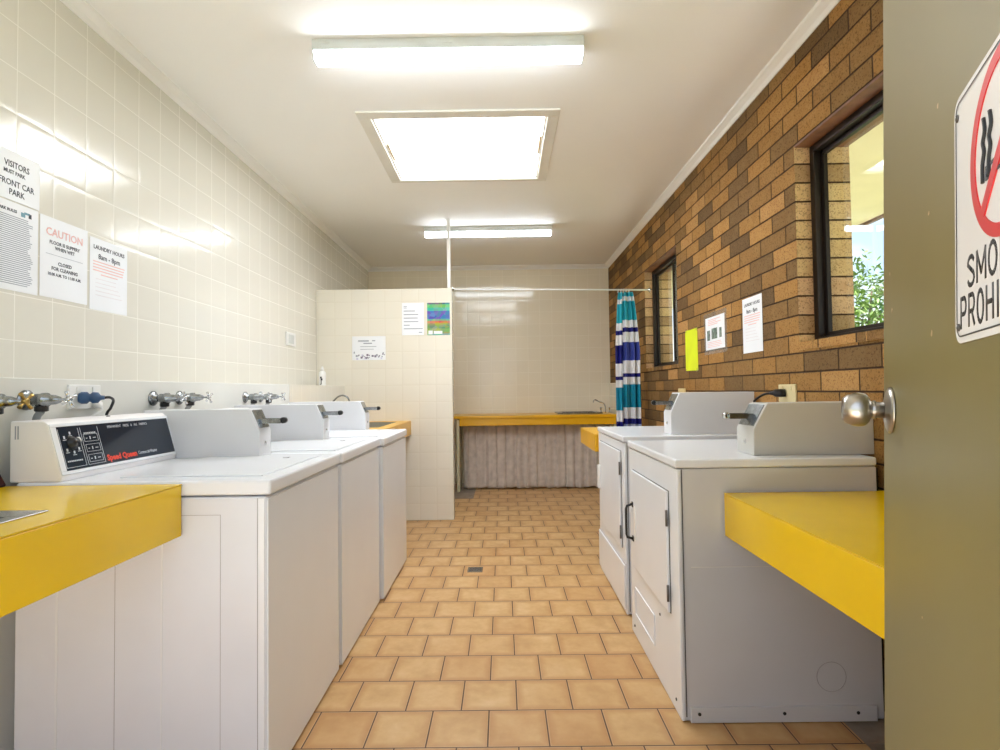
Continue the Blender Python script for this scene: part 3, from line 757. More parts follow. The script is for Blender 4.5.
# ------------------------------------------------------------------ taps and power points on the left ledge
def wall_tap(y, z, label, hmat, dz=0.):
    t = thing('hose_tap', label, 'tap', (LEDGE+max(0, (y-2.2)/(YP-2.2))*.079, y, z), 0, 'hose taps over the washers')
    MB().lathe([(0, .033), (.004, .033), (.010, .026), (.014, .016), (.030, .0155)], (0, 0, 0), (1, 0, 0), 24).build('flange', M['aged'], t)
    m = MB(); m.lathe([(.026, .016), (.034, .020), (.052, .020), (.056, .023), (.070, .023), (.074, .017), (.098, .015), (.112, .010), (.116, .0045), (.140, .0045)], (0, 0, 0), (1, 0, 0), 18)
    m.lathe([(0, .015), (.022, .015)], (.052, 0, 0), (0, 0, -1), 16)
    m.build('body', M['aged'], t)
    m = MB(); m.lathe([(0, .0095), (.012, .0085), (.013, .004)], (.136, 0, 0), (1, 0, 0), 14)
    for k in range(4):
        a = PI/4*(.5+2*k)+dz; c, s_ = math.cos(a), math.sin(a)
        m.tube([(.142, c*.006, s_*.006), (.142, c*.018, s_*.018), (.143, c*.029, s_*.029)], [.0042, .0042, .0062], 8)
    m.build('cross_handle', hmat, t)
    MB().lathe([(.020, .018), (.024, .019), (.036, .019), (.038, .014)], (.052, 0, 0), (0, 0, -1), 8).build('union_nut', M['black'], t)
    MB().tube(bend([(.052, 0, -.036), (.036, 0, -.06), (.029, 0, -.12), (.028, 0, -.26)]), .0105, 12).build('hose', M['hose_grey'], t)
wall_tap(1.585, 1.176, 'brass handled hose tap at the far left edge, nearest of the taps', M['brassy'], .3)
wall_tap(1.745, 1.178, 'chrome hose tap just left of the power point and blue plug', M['chrome'], .1)
wall_tap(2.375, 1.174, 'chrome hose tap behind the near washer, first of the pair by its coin box', M['chrome'])
wall_tap(2.560, 1.174, 'chrome hose tap with its cross handle pointing out over the near coin box', M['chrome'], .2)
wall_tap(3.18, 1.168, 'chrome hose tap over the middle washer, first of the farthest pair', M['chrome'])
wall_tap(3.37, 1.168, 'chrome hose tap over the middle washer, last tap before the white bottle', M['chrome'], .4)

def outlet(x, y, z, sg, w, h, mat, label, name='power_outlet'):
    t = thing(name, label, 'power point', (x, y, z))
    MB().box(0 if sg > 0 else -.010, -w/2, -h/2, .010 if sg > 0 else 0, w/2, h/2).build('face_plate', mat, t, .003, 3)
    for k in (-1, 1):
        m = MB(); a = .010*sg; m.box(min(a, a+.004*sg), k*w*.25-.007, h*.18, max(a, a+.004*sg), k*w*.25+.007, h*.40); m.build('switch', mat, t, .001)
    return t
outlet(LEDGE, 1.985, 1.186, 1, .15, .088, M['white_plastic'], 'white double power point on the left ledge with a blue plug')
t = thing('power_plug', 'dark blue plug with a black lead pushed into the left power point', 'plug', (LEDGE+.010, 1.95, 1.182))
m = MB(); m.lathe([(0, .016), (.01, .022), (.026, .022), (.032, .015), (.036, .015), (.042, .021), (.058, .020), (.066, .009), (.078, .007)], (0, 0, 0), (.86, .5, .0), 18); m.build('plug_body', M['blue_plug'], t)
MB().tube(bend([(.066, .038, 0), (.075, .055, .0), (.066, .085, -.012), (.045, .10, -.04), (.024, .105, -.075), (.02, .105, -.2)]), .005, 8).build('lead', M['black'], t)
t = thing('power_plug', 'white plug and lead hanging below the left power point', 'plug', (LEDGE+.010, 2.03, 1.165))
MB().lathe([(0, .014), (.02, .016), (.03, .008), (.04, .005)], (0, 0, 0), (.8, -.2, -.5), 14).build('plug_body', M['white_plastic'], t)
MB().tube(bend([(.03, -.008, -.019), (.04, -.02, -.03), (.03, -.05, -.05), (.02, -.06, -.08), (.02, -.06, -.2)]), .004, 8).build('lead', M['white_plastic'], t)

outlet(XR, 2.638, 1.156, -1, .155, .088, M['cream_plastic'], 'cream power point on the brick wall above the near dryer, with a black plug')
t = thing('power_plug', 'black plug and lead in the cream power point above the near dryer', 'plug', (XR-.0105, 2.65, 1.158))
MB().lathe([(0, .018), (.02, .020), (.045, .018), (.055, .010), (.07, .007)], (0, 0, 0), (-.9, .3, 0), 16).build('plug_body', M['black'], t)
MB().tube(bend([(-.06, .02, 0), (-.085, .04, -.006), (-.10, .09, -.03), (-.09, .13, -.05), (-.05, .15, -.1), (-.03, .15, -.2)]), .006, 8).build('lead', M['black'], t)
outlet(XR, 4.19, 1.142, -1, .15, .086, M['cream_plastic'], 'cream power point low on the brick wall beneath the far window')

t = thing('switch_plate', 'small white framed switch plate high on the left tiled wall before the partition', 'switch', (XL, 4.395, 1.628))
MB().box(0, -.095, -.055, .010, .095, .055).build('face_plate', M['white_plastic'], t, .003)
MB().box(.010, -.055, -.036, .0125, .055, .036).build('rocker', M['fitting'], t, .001)

# bottle on the ledge
t = thing('squeeze_bottle', 'small white plastic bottle with a black mark standing on the left ledge', 'bottle', (-1.575, 4.72, 1.2502))
MB().lathe([(0, .028), (.004, .031), (.10, .031), (.118, .026), (.128, .015), (.130, .014)], (0, 0, 0), (0, 0, 1), 24).build('body', M['white_plastic'], t)
MB().lathe([(.130, .015), (.150, .015), (.152, .010), (.168, .007), (.1685, 0)], (0, 0, 0), (0, 0, 1), 18).build('cap', M['white_plastic'], t)
m = MB()
for a0, a1, z0, z1 in ((-.35, .15, .062, .078), (-.15, .35, .045, .062), (-.1, .12, .012, .045), (-.3, 0, .008, .016)):
    pts = [(math.cos(-PI/2+a0+(a1-a0)*i/4), math.sin(-PI/2+a0+(a1-a0)*i/4)) for i in range(5)]
    m.prism([(p[0]*.0309, p[1]*.0309) for p in pts]+[(p[0]*.0318, p[1]*.0318) for p in pts[::-1]], 2, z0, z1)
m.build('printed_mark', M['ink_black'], t)

# maroon cloth in the gap behind the left counter
bm = MB(); bm.prism([(0, 0), (.055, 0), (.060, .004), (.040, .038), (.012, .070), (.002, .075)], 1, -.13, .13)
o = bm.build('folded_cloth', M['maroon'], None, .008, 3); o.location = (LEDGE+.002, 1.487, .9215)
tag(o, 'dark maroon folded cloth on the yellow counter at the far left edge', 'cloth')

# crumpled tissue behind the near dryer meter box
bm = MB(); rnd = random.Random(3)
bmesh.ops.create_icosphere(bm.bm, subdivisions=3, radius=1)
for v in bm.bm.verts:
    k = .72+.42*rnd.random(); v.co = Vector((v.co.x*.055*k, v.co.y*.04*k, max(v.co.z, -.75)*.026*k))
o = bm.build('crumpled_paper', M['paper'], None); o.location = (1.13, 2.40, .9545)
tag(o, 'crumpled white paper lying behind the near dryer coin box', 'paper')

# ------------------------------------------------------------------ notices
def notice(name, label, cat, c, right, w, h, texts=(), bars=(), pics=(), mat='paper', border=None, group=None, curl=.004):
    """sheet taped to a wall; c = centre on the wall, local x to the right, z up"""
    right = Vector(right); n = right.cross(Vector((0, 0, 1)))   # towards the viewer
    t = thing(name, label, cat, c, 0, group)
    up = Vector((0, 0, 1))
    if border:
        b = MB(); o = n*.0008
        bm_box(b, o, right, up, n, -w/2-border, -h/2-border, w/2+border, h/2+border, 0, .0006); b.build('laminate_sleeve', M['film'], t)
    g = MB(); N = 10; z_ = .0018
    A = []
    for i in range(N+1):
        u = -w/2+w*i/N; col = []
        for j in range(N+1):
            v = -h/2+h*j/N; d = z_ + 0*curl
            col.append(g.bm.verts.new(right*u+up*v+n*d))
        A.append(col)
    for i in range(N):
        for j in range(N): g.bm.faces.new([A[i][j], A[i+1][j], A[i+1][j+1], A[i][j+1]])
    sh = g.build('sheet', M[mat], t)
    sm = sh.modifiers.new('Solidify', 'SOLIDIFY'); sm.thickness = .0006; sm.offset = 0
    by = {}
    for (s, size, x, y, mk, al, sx) in texts:
        tb = MB(); text_geo(tb.bm, s, size, right*x+up*y+n*(z_+.0002), right, up, n, al, .0006, sx, .0005); tb.build('printed_text', M[mk], sh)
    for (x0, y0, x1, y1, mk) in bars:
        by.setdefault(mk, MB()); bar(by[mk].bm, n*(z_+.0005), right, up, n, x0, y0, x1, y1)
    for k, b in by.items(): b.build('printed_lines', M[k], sh)['kind'] = 'stuff'
    return t
def bm_box(mb, o, right, up, n, x0, y0, x1, y1, a, b_):
    vs = [mb.bm.verts.new(o+right*x+up*y+n*z) for z in (a, b_) for (x, y) in ((x0, y0), (x1, y0), (x1, y1), (x0, y1))]
    for f in ((0, 1, 2, 3), (4, 5, 6, 7), (0, 1, 5, 4), (1, 2, 6, 5), (2, 3, 7, 6), (3, 0, 4, 7)): mb.bm.faces.new([vs[i] for i in f])
def rag(x0, x1, y0, y1, n, mk, hgt=.0026, seed=0, ragged=.25):
    r = random.Random(seed); out = []
    for i in range(n):
        y = y1-(y1-y0)*i/max(1, n-1)
        out.append((x0, y, x1-(x1-x0)*ragged*r.random(), y+hgt, mk))
    return out
LW = (0, 1, 0)
notice('notice', 'white notice telling visitors to park in the front car park, top left of the wall', 'notice', (XL, 1.905, 1.972), LW, .190, .176,
       [('VISITORS', .031, 0, .030, 'ink', 'CENTER', .8), ('MUST PARK', .019, -.01, .006, 'ink', 'CENTER', .85), ('FRONT CAR', .030, 0, -.036, 'ink', 'CENTER', .85), ('PARK', .030, 0, -.068, 'ink', 'CENTER', .85)])
notice('notice', 'dense typed rules sheet with a small blue emblem below the visitors notice', 'notice', (XL, 1.888, 1.722), LW, .215, .315,
       [('PARK RULES', .014, -.02, .122, 'ink', 'CENTER', 1)],
       rag(-.095, .085, -.135, .105, 34, 'ink_grey', .0030, 2, .12) + [(.035, .116, .052, .132, 'ink_blue'), (.048, .128, .072, .136, 'ink_blue'), (.066, .118, .078, .134, 'ink')])
notice('notice', 'white caution notice in faded red and dark print on the left tiled wall', 'notice', (XL, 2.120, 1.722), LW, .232, .310,
       [('CAUTION', .042, .0, .085, 'ink_pink', 'CENTER', .95), ('FLOOR IS SLIPPERY', .0185, 0, .054, 'ink', 'CENTER', .95), ('WHEN WET', .0185, 0, .034, 'ink', 'CENTER', .95),
        ('CLOSED', .019, 0, -.024, 'ink', 'CENTER', .95), ('FOR CLEANING', .019, 0, -.046, 'ink', 'CENTER', .95), ('10.00 A.M. TO 11.00 A.M.', .016, 0, -.068, 'ink', 'CENTER', .95)],
       [(-.09, .012, .09, .0135, 'ink_grey')])
hours = lambda: ([('LAUNDRY HOURS', .024, 0, .108, 'ink', 'CENTER', .95), ('8am - 8pm', .032, 0, .068, 'ink', 'CENTER', .95)],
                 [(-.095+.0*i, .052-.0125*i, .095-.004*i, .056-.0125*i, 'ink_pink') for i in range(4)] + [(-.05, .0, .05, .004, 'ink_pink')] + rag(-.08, .08, -.09, -.02, 5, 'ink_pink0', .0025, 6, .3))
M['ink_pink0'] = simple('very_faint_ink', srgb(228, 222, 226), .5)
tx, br = hours()
notice('notice', 'laundry hours notice on the left tiled wall, rightmost of the four sheets there', 'notice', (XL, 2.362, 1.708), LW, .226, .308, tx, br)
RW = (0, -1, 0)
tx, br = hours()
notice('notice', 'laundry hours notice on the brick wall, nearest sheet to the big window', 'notice', (XR, 2.996, 1.536), RW, .234, .310, tx, br)
M['ink_collage'] = simple('muted_picture_print', srgb(120, 140, 128), .5, 0, .4, 60.)
notice('notice', 'laminated notice with three small pictures on the brick wall', 'notice', (XR, 3.525, 1.548), RW, .315, .215,
       [], rag(-.11, .11, .055, .088, 4, 'ink_pink', .004, 8, .4) + [(-.13, -.045, -.080, .022, 'ink_collage'), (-.052, -.040, .040, .030, 'ink_collage'), (.075, -.038, .112, .024, 'ink_collage')] + rag(-.12, .12, -.092, -.060, 4, 'ink_pink', .003, 9, .2), border=.030)
t = thing('notice', 'plain fluorescent yellow sheet on the brick wall beside the far window', 'notice', (XR, 3.965, 1.463))
m = MB(); m.prism([(-.125, -.150), (.128, -.146), (.125, .157), (.02, .152), (-.122, .155)], 0, -.003, -.001); m.build('sheet', M['fluoro'], t)
for y, z in ((-.11, .15), (.11, .153), (-.11, -.148), (.115, -.146)): MB().box(-.0036, y-.012, z-.014, -.003, y+.012, z+.014).build('tape', M['film'], t)
PW = (1, 0, 0)
notice('notice', 'plain white typed sheet on the partition, left of the colourful poster', 'notice', (-.826, YP, 1.863), PW, .205, .302, [],
       rag(-.085, -.055, .10, .115, 2, 'ink_grey', .006, 1, .1) + [(-.085, .07-.033*i, (.02, .05, .045, .05, -.03, .09)[i], .078-.033*i, 'ink_grey') for i in range(6)] + [(.055, -.13, .085, -.122, 'ink_grey')])
t = thing('poster', 'small colourful blue and green poster at the top of the partition', 'poster', (-.588, YP, 1.860))
MB().box(-.105, -.003, -.151, .105, -.001, .151).build('sheet', M['collage'], t)
MB().box(-.095, -.0036, -.143, -.055, -.003, -.108).build('panel_print', M['paper'], t)
MB().box(-.045, -.0036, -.140, .035, -.003, -.112).build('panel_print', M['paper'], t)
M['ink_lilac'] = simple('lilac_print', srgb(206, 204, 226), .5)
rr = random.Random(5); fl = []
for i in range(34):
    x = -.145+.29*rr.random(); y = -.098+.035*rr.random()+(.03 if abs(x) > .125 else 0); s_ = .004+.006*rr.random()
    fl.append((x-s_, y-s_, x+s_, y+s_, rr.choice(['ink_purple', 'ink_lilac', 'ink_grey', 'ink_purple'])))
notice('notice', 'landscape white notice with purple drawings along its foot, on the partition', 'notice', (-1.238, YP, 1.596), PW, .312, .222, [],
       [(-.10, .062, 0, .074, 'ink_grey'), (.03, .064, .06, .074, 'ink_grey'), (-.05, .04, .03, .050, 'ink_grey'), (-.08, .012, .07, .017, 'ink_grey'), (-.08, -.012, .045, -.007, 'ink_grey')]+fl)

# floor drain
t = thing('floor_drain', 'small square metal drain grate set in the floor tiles', 'drain', (-.198, 3.625, 0))
m = MB()
for q in ((-.05, -.05, .05, -.04), (-.05, .04, .05, .05), (-.05, -.04, -.04, .04), (.04, -.04, .05, .04)): m.box(q[0], q[1], 0, q[2], q[3], .003)
for k in range(5): m.box(-.04, -.034+k*.015, 0, .04, -.027+k*.015, .0028)
m.build('grate', M['steel'], t)
MB().box(-.04, -.04, .0002, .04, .04, .0012).build('pit', M['black'], t)
# grey concrete patch beside the back counter


# ------------------------------------------------------------------ open door
ang = R(26.3)
dl = .82
d = Vector((math.sin(ang), math.cos(ang), 0))
free = Vector((.632, .90, 0)); hinge = free - d*dl
door = bpy.data.objects.new('door_1', None); C.objects.link(door); struct(door)
door.location = (hinge.x, hinge.y, 0)
# local x along the door towards the free edge, local +y = room-side (left) face normal
door.rotation_euler = (0, 0, PI/2-ang)
LEAN = R(1.75)
lean = Matrix.Translation(Vector((free.x, free.y, 1.19))) @ Matrix.Rotation(LEAN, 4, 'Y') @ Matrix.Translation(-Vector((free.x, free.y, 1.19)))
door.matrix_world = lean @ Matrix.Translation(door.location) @ Matrix.Rotation(PI/2-ang, 4, 'Z')
leaf = MB().box(0, -.038, .012, dl, 0, 2.06).build('door_leaf', M['olive'], door, .0015)
kx, kz = dl-.062, 1.150
m = MB(); m.lathe([(0, .036), (.003, .036), (.006, .030), (.008, .022), (.010, .0135)], (kx, 0, kz), (0, 1, 0), 32); m.build('knob_rose', M['satin'], door)
m = MB(); m.lathe([(.008, .0125), (.020, .0125), (.021, .0145), (.024, .0145), (.025, .0125), (.027, .014), (.029, .020), (.034, .0250), (.042, .0268), (.051, .0258), (.059, .0225), (.063, .019), (.0645, .0175), (.062, .0155), (.0615, .004)], (kx, 0, kz), (0, 1, 0), 36)
m.build('door_knob', M['satin'], door)
m = MB(); m.lathe([(0, .036), (.003, .036), (.006, .030), (.008, .0135), (.034, .013), (.043, .0245), (.052, .0265), (.061, .0245), (.071, .016), (.072, .0)], (kx, -.038, kz), (0, -1, 0), 28); m.build('door_knob', M['satin'], door)
m = MB(); m.box(dl-.001, -.030, kz-.03, dl+.0015, -.008, kz+.03); m.build('latch_plate', M['satin'], door)
# sign; local x runs towards the free edge, so reading direction is -x
t = thing('no_smoking_sign', 'white smoking prohibited sign with a red barred circle on the olive door', 'sign')
t.parent = None
sx_c = dl-.529; zc = (1.225+1.467)/2
t.matrix_world = door.matrix_world @ Matrix.Translation((sx_c, .0005, zc))
def rrect(w, h, r, n=6):
    out = []
    for cx, cy, a0 in ((w-r, h-r, 0), (-w+r, h-r, PI/2), (-w+r, -h+r, PI), (w-r, -h+r, 1.5*PI)):
        for i in range(n+1): a = a0+PI/2*i/n; out.append((cx+r*math.cos(a), cy+r*math.sin(a)))
    return out
w_, h_ = .130, .122
MB().prism(rrect(w_, h_, .016), 1, 0, .0016).build('plate', M['sign_white'], t, .0004)
m = MB(); A = rrect(w_-.006, h_-.006, .012); B = rrect(w_-.0074, h_-.0074, .0108); k = len(A)
for yy in (.0022,):
    va = [m.bm.verts.new((p[0], yy, p[1])) for p in A]; vb = [m.bm.verts.new((p[0], yy, p[1])) for p in B]
    vc = [m.bm.verts.new((p[0], .0014, p[1])) for p in A]
    for i in range(k): m.bm.faces.new([va[i], va[(i+1) % k], vb[(i+1) % k], vb[i]]); m.bm.faces.new([va[i], vc[i], vc[(i+1) % k], va[(i+1) % k]])
m.build('border_line', M['ink_black'], t)
m = MB(); n_ = 64; cz = 1.380-zc; r1, r0 = .0785, .0670
ring = [[m.bm.verts.new((r*math.cos(2*PI*i/n_), y, cz+r*math.sin(2*PI*i/n_))) for i in range(n_)] for (r, y) in ((r1, .0014), (r1, .0026), (r0, .0026), (r0, .0014))]
for a in range(3):
    for i in range(n_): m.bm.faces.new([ring[a][i], ring[a][(i+1) % n_], ring[a+1][(i+1) % n_], ring[a+1][i]])
# bar from lower left to upper right as read (reading right = -x)
q = .0055; c45 = math.cos(PI/4)
L = .068
pts = [(L*c45+q*c45, cz-L*c45+q*c45), (L*c45-q*c45, cz-L*c45-q*c45), (-L*c45-q*c45, cz+L*c45-q*c45), (-L*c45+q*c45, cz+L*c45+q*c45)]
m.prism(pts, 1, .0014, .0028)
m.build('red_barred_circle', M['red'], t)
m = MB()
def sm_stroke(pts, r=.0013):
    m.tube([(-x, .0024, cz+z) for x, z in pts], r, 6)
m.box(-.034, .0014, cz-.022, .040, .0024, cz-.0195); m.box(-.034, .0014, cz-.012, .040, .0024, cz-.0095)
m.box(.0385, .0014, cz-.022, .041, .0024, cz-.0095); m.box(-.0365, .0014, cz-.022, -.034, .0024, cz-.0095)
for x0 in (-.046, -.031):
    pts = [(x0, -.022), (x0, -.006), (x0+.004, .004), (x0+.001, .013), (x0+.006, .022), (x0+.003, .034)]
    pts = [tuple(v.xy) for v in bend([(a, b, 0) for a, b in pts], 4)]
    sm_stroke(pts, .0017)
m.build('cigarette_symbol', M['ink_black'], t)
m = MB()
def arc(cx, cy, rx, ry, a0, a1, n=8): return [(cx+rx*math.cos(R(a0+(a1-a0)*i/n)), cy+ry*math.sin(R(a0+(a1-a0)*i/n))) for i in range(n+1)]
OV = arc(.5, .5, .5, .5, 90, 450, 20)
GL = {'S': [arc(.5, .75, .46, .25, 25, 180)+arc(.5, .5, .46, .0, 180, 180, 1)[:0]+arc(.5, .25, .48, .25, 90, -155, 10)[1:]], 'M': [[(0, 0), (0, 1), (.5, .25), (1, 1), (1, 0)]],
      'O': [OV], 'K': [[(0, 0), (0, 1)], [(.95, 1), (0, .42)], [(.28, .6), (1, 0)]], 'I': [[(.5, 0), (.5, 1)]], 'N': [[(0, 0), (0, 1), (1, 0), (1, 1)]],
      'G': [arc(.5, .5, .5, .5, 45, 330, 14)+[(.95, .45), (.55, .45)]], 'P': [[(0, 0), (0, 1)]+[(.55, 1)]+arc(.6, .73, .38, .27, 90, -90, 8)+[(0, .46)]],
      'R': [[(0, 0), (0, 1)]+[(.55, 1)]+arc(.6, .73, .38, .27, 90, -90, 8)+[(0, .46)], [(.5, .46), (1, 0)]], 'H': [[(0, 0), (0, 1)], [(1, 0), (1, 1)], [(0, .52), (1, .52)]],
      'B': [[(0, 0), (0, 1), (.55, 1)]+arc(.58, .76, .34, .24, 90, -90, 6)+[(0, .52)], [(.58, .52)]+arc(.62, .26, .38, .26, 90, -90, 6)+[(0, 0)]],
      'T': [[(.5, 0), (.5, 1)], [(0, 1), (1, 1)]], 'E': [[(1, 1), (0, 1), (0, 0), (1, 0)], [(0, .52), (.85, .52)]], 'D': [[(0, 0), (0, 1), (.45, 1)]+arc(.5, .5, .5, .5, 90, -90, 10)+[(0, 0)]]}
def stroke_text(bm_, txt, base, hgt, adv, wid, rad):
    av = [adv*(.58 if ch == 'I' else 1.) for ch in txt]; sc_ = 1.; x = -adv*len(txt)/2
    for ch, a_ in zip(txt, av):
        a_ *= sc_; x += a_/2
        t_ = MB(); ww = wid*(1.2 if ch == 'M' else 1.)
        for path in GL[ch]:
            for p, q_ in zip(path[:-1], path[1:]):
                P_ = Vector((-(x+(p[0]-.5)*ww), 0, base+rad+p[1]*(hgt-2*rad))); Q_ = Vector((-(x+(q_[0]-.5)*ww), 0, base+rad+q_[1]*(hgt-2*rad)))
                dd = (Q_-P_)
                if dd.length < 1e-6: continue
                dd = dd.normalized()*rad*.6
                t_.tube([P_-dd, Q_+dd], rad, 8)
        for v in t_.bm.verts: v.co.y = .0016+max(0, v.co.y)*.12
        me_ = bpy.data.meshes.new('t'); t_.bm.to_mesh(me_); t_.bm.free(); bm_.from_mesh(me_); bpy.data.meshes.remove(me_)
        x += a_/2
stroke_text(m.bm, 'SMOKING', 1.2735-zc, .0310, .0275, .0180, .0023)
m.build('lettering', M['ink_black'], t); m = MB()
stroke_text(m.bm, 'PROHIBITED', 1.2365-zc, .0325, .0232, .0150, .0023)
m.build('lettering', M['ink_black'], t)
for x, z in ((w_-.012, h_-.020), (w_-.012, -h_+.016), (-w_+.012, h_-.020), (-w_+.012, -h_+.016)): MB().lathe([(0, .0038), (.0012, .0036), (.0022, .001)], (x, .0016, z), (0, 1, 0), 12).build('screw', M['hinge'], t)
# chips in the paint
m = MB(); rr = random.Random(11)
for (x, z, s_) in ((dl-.07, 1.305, .004), (dl-.055, 1.365, .0035), (dl-.30, 1.245, .004), (dl-.29, 1.39, .003), (dl-.33, 1.50, .004), (dl-.25, .90, .002), (dl-.36, .72, .003)):
    pts = [(x+s_*(.5+.7*rr.random())*math.cos(2*PI*i/8), z+s_*(.5+.7*rr.random())*math.sin(2*PI*i/8)) for i in range(8)]
    m.prism(pts, 1, -.0002, .0003)
m.build('paint_chip', M['clip'], door)
m = MB(); m.box(dl-.0005, -.036, .02, dl+.0006, -.002, 2.05); m.build('worn_edge', M['olive_edge'] if 'olive_edge' in M else M['olive'], door)

# ------------------------------------------------------------------ outside
struct(MB().box(-30, -30, -.35, 40, 60, -.10).build('ground', M['grass']))
struct(MB().box(XL-2.5, -5.2, -.11, XO+2.2, -.02, -.03).build('path', M['concrete_light']))  # unseen paving, enlarged and paled to bounce sunlight in through the doorway
struct(MB().box(XO, -.02, -.11, XO+1.6, 12, -.03).build('path', M['concrete_light']))
struct(MB().prism([(XO-.0, 2.48), (2.78, 2.435), (2.78, 2.47), (XO, 2.52)], 1, -.15, 8.5).build('eave_soffit', M['soffit']))
struct(MB().box(2.78, -.15, 2.415, 2.81, 8.5, 2.60).build('fascia_board', M['timber']))
struct(MB().prism([(XL-.6, 2.94), (XL-.6, 3.0), (2.95, 3.0), (2.95, 2.62), (2.81, 2.60), (XO, 2.93)], 1, -.15, 3.0).build('roof', M['concrete'])) 
struct(MB().prism([(XL-.6, 2.94), (XL-.6, 3.0), (2.95, 3.0), (2.95, 2.62), (2.81, 2.60), (XO, 2.93)], 1, 3.0, 8.5).build('roof', M['concrete']))

def tree(name, loc, H, R_, n, seed, label, z0=.35, sz=.09):
    t = thing(name, label, 'tree', loc, 0, 'trees outside the window')
    rnd = random.Random(seed); m = MB()
    m.tube([(0, 0, 0), (.05, .02, H*.3), (-.04, .05, H*.6), (.02, 0, H*.85)], [.13, .10, .06, .02], 10)
    tips = []
    for k in range(12):
        a = rnd.uniform(0, 6.28); zz = H*rnd.uniform(.3, .7); e = Vector((math.cos(a)*R_*.7, math.sin(a)*R_*.7, zz+H*rnd.uniform(.08, .28)))
        m.tube([(0, 0, zz), e*.5+Vector((0, 0, zz*.5)), e], [.04, .025, .01], 6); tips.append(e)
    m.build('trunk', M['bark'], t)
    b = bmesh.new()
    clumps = tips+[Vector((rnd.uniform(-1, 1)*R_*.8, rnd.uniform(-1, 1)*R_*.8, H*rnd.uniform(z0, 1.0))) for _ in range(26)]
    for i in range(n):
        c = rnd.choice(clumps); p = c+Vector((rnd.gauss(0, .3), rnd.gauss(0, .3), rnd.gauss(0, .24)))*R_*.6
        u = Vector((rnd.uniform(-1, 1), rnd.uniform(-1, 1), rnd.uniform(-1, .3))).normalized(); v = u.orthogonal().normalized()
        v = Matrix.Rotation(rnd.uniform(0, 6.28), 3, u) @ v; s = sz*rnd.uniform(.6, 1.3)
        vs = [b.verts.new(p+q) for q in (-u*s, v*s*.32, u*s, -v*s*.32)]
        b.faces.new(vs)
    me = bpy.data.meshes.new('foliage'); b.to_mesh(me); b.free(); me.materials.append(M['leaf'])
    o = bpy.data.objects.new('foliage', me); C.objects.link(o); o.parent = t
tree('garden_tree', (9.3, 13.6, -.1), 4.3, 2.0, 7000, 2, 'leafy green tree seen through the big window beyond the brick pier')
tree('garden_tree', (13.5, 15.5, -.1), 3.6, 1.9, 3000, 5, 'lower green tree farther off outside the big window')

# ------------------------------------------------------------------ light, world, camera
w = bpy.data.worlds.new('World'); SC.world = w; w.use_nodes = True
nt = w.node_tree; nt.nodes.clear()
out = nt.nodes.new('ShaderNodeOutputWorld'); bg = nt.nodes.new('ShaderNodeBackground'); nt.links.new(bg.outputs[0], out.inputs[0])
tc = nt.nodes.new('ShaderNodeTexCoord'); sp = nt.nodes.new('ShaderNodeSeparateXYZ'); nt.links.new(tc.outputs['Generated'], sp.inputs[0])
gr = nt.nodes.new('ShaderNodeValToRGB'); nt.links.new(sp.outputs[2], gr.inputs[0])
gr.color_ramp.elements[0].position = 0.0; gr.color_ramp.elements[0].color = srgb(214, 228, 244)
gr.color_ramp.elements[1].position = .55; gr.color_ramp.elements[1].color = srgb(110, 164, 226)
no = nt.nodes.new('ShaderNodeTexNoise'); no.inputs['Scale'].default_value = 4.5; no.inputs['Detail'].default_value = 6
mp = nt.nodes.new('ShaderNodeMapping'); mp.inputs['Scale'].default_value = (1, 1, 3.2); nt.links.new(tc.outputs['Generated'], mp.inputs[0]); nt.links.new(mp.outputs[0], no.inputs['Vector'])
cr = nt.nodes.new('ShaderNodeValToRGB'); nt.links.new(no.outputs['Fac'], cr.inputs[0]); cr.color_ramp.elements[0].position = .42; cr.color_ramp.elements[1].position = .62
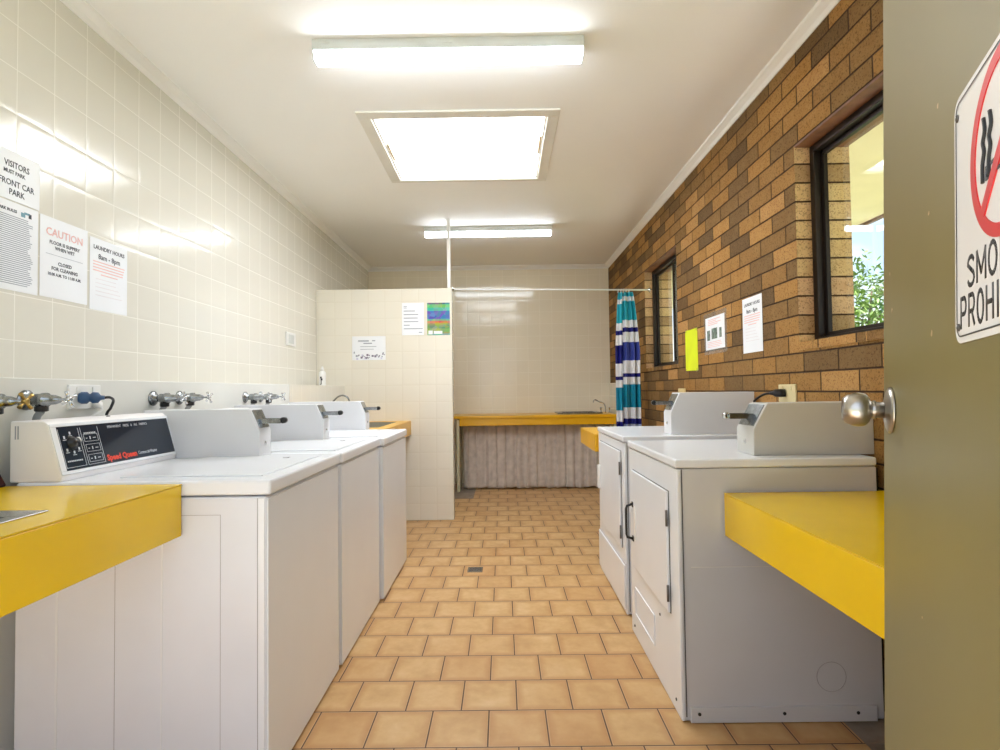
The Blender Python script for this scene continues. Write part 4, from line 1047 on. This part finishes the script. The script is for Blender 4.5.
mx = nt.nodes.new('ShaderNodeMix'); mx.data_type = 'RGBA'; nt.links.new(cr.outputs[0], mx.inputs[0]); nt.links.new(gr.outputs[0], mx.inputs[6]); mx.inputs[7].default_value = (1, 1, 1, 1)
nt.links.new(mx.outputs[2], bg.inputs[0]); bg.inputs[1].default_value = .36

def area(name, loc, rot, sx, sy, power, col=(1, 1, 1), portal=False):
    L = bpy.data.lights.new(name, 'AREA'); L.shape = 'RECTANGLE'; L.size = sx; L.size_y = sy; L.energy = power; L.color = col
    if portal: L.cycles.is_portal = True
    o = bpy.data.objects.new(name, L); C.objects.link(o); o.location = loc; o.rotation_euler = rot; return o
sun = bpy.data.lights.new('sun', 'SUN'); sun.energy = 2.6; sun.angle = R(1.); sun.color = (1, .95, .86)
so = bpy.data.objects.new('sun', sun); C.objects.link(so); so.rotation_euler = (R(14), R(28), 0)
area('doorway_portal', (-.59, .0, 1.2), (PI/2, 0, PI), 1.72, 2.4, 1, portal=True)
area('window_portal', (XO+.005, 1.815, 1.855), (0, PI/2, 0), .9, 1.42, 1, portal=True)
area('window_portal', (XO+.005, 4.75, 1.85), (0, PI/2, 0), .9, .94, 1, portal=True)

cam = bpy.data.cameras.new('camera'); co = bpy.data.objects.new('camera', cam); C.objects.link(co); SC.camera = co
cam.sensor_fit = 'HORIZONTAL'; cam.sensor_width = 36; cam.lens = 540.85*36/1000; cam.clip_start = .01
pit, yaw, rol = .0281, .0046, .0131
cp, sp_, cy, sy = math.cos(pit), math.sin(pit), math.cos(yaw), math.sin(yaw)
F = Vector((-sy*cp, cy*cp, sp_)); Rr = Vector((cy, sy, 0)); U = Rr.cross(F)
c, s = math.cos(rol), math.sin(rol)
R2 = c*Rr - s*U; U2 = s*Rr + c*U
mw = Matrix((R2, U2, -F)).transposed().to_4x4(); mw.translation = (0, 0, 1.19)
co.matrix_world = mw

SC.view_settings.view_transform = 'Standard'; SC.view_settings.look = 'None'
SC.view_settings.gamma = 1; SC.view_settings.use_curve_mapping = False; SC.view_settings.exposure = 2.53
SC.cycles.max_bounces = 12; SC.cycles.diffuse_bounces = 6; SC.cycles.glossy_bounces = 5
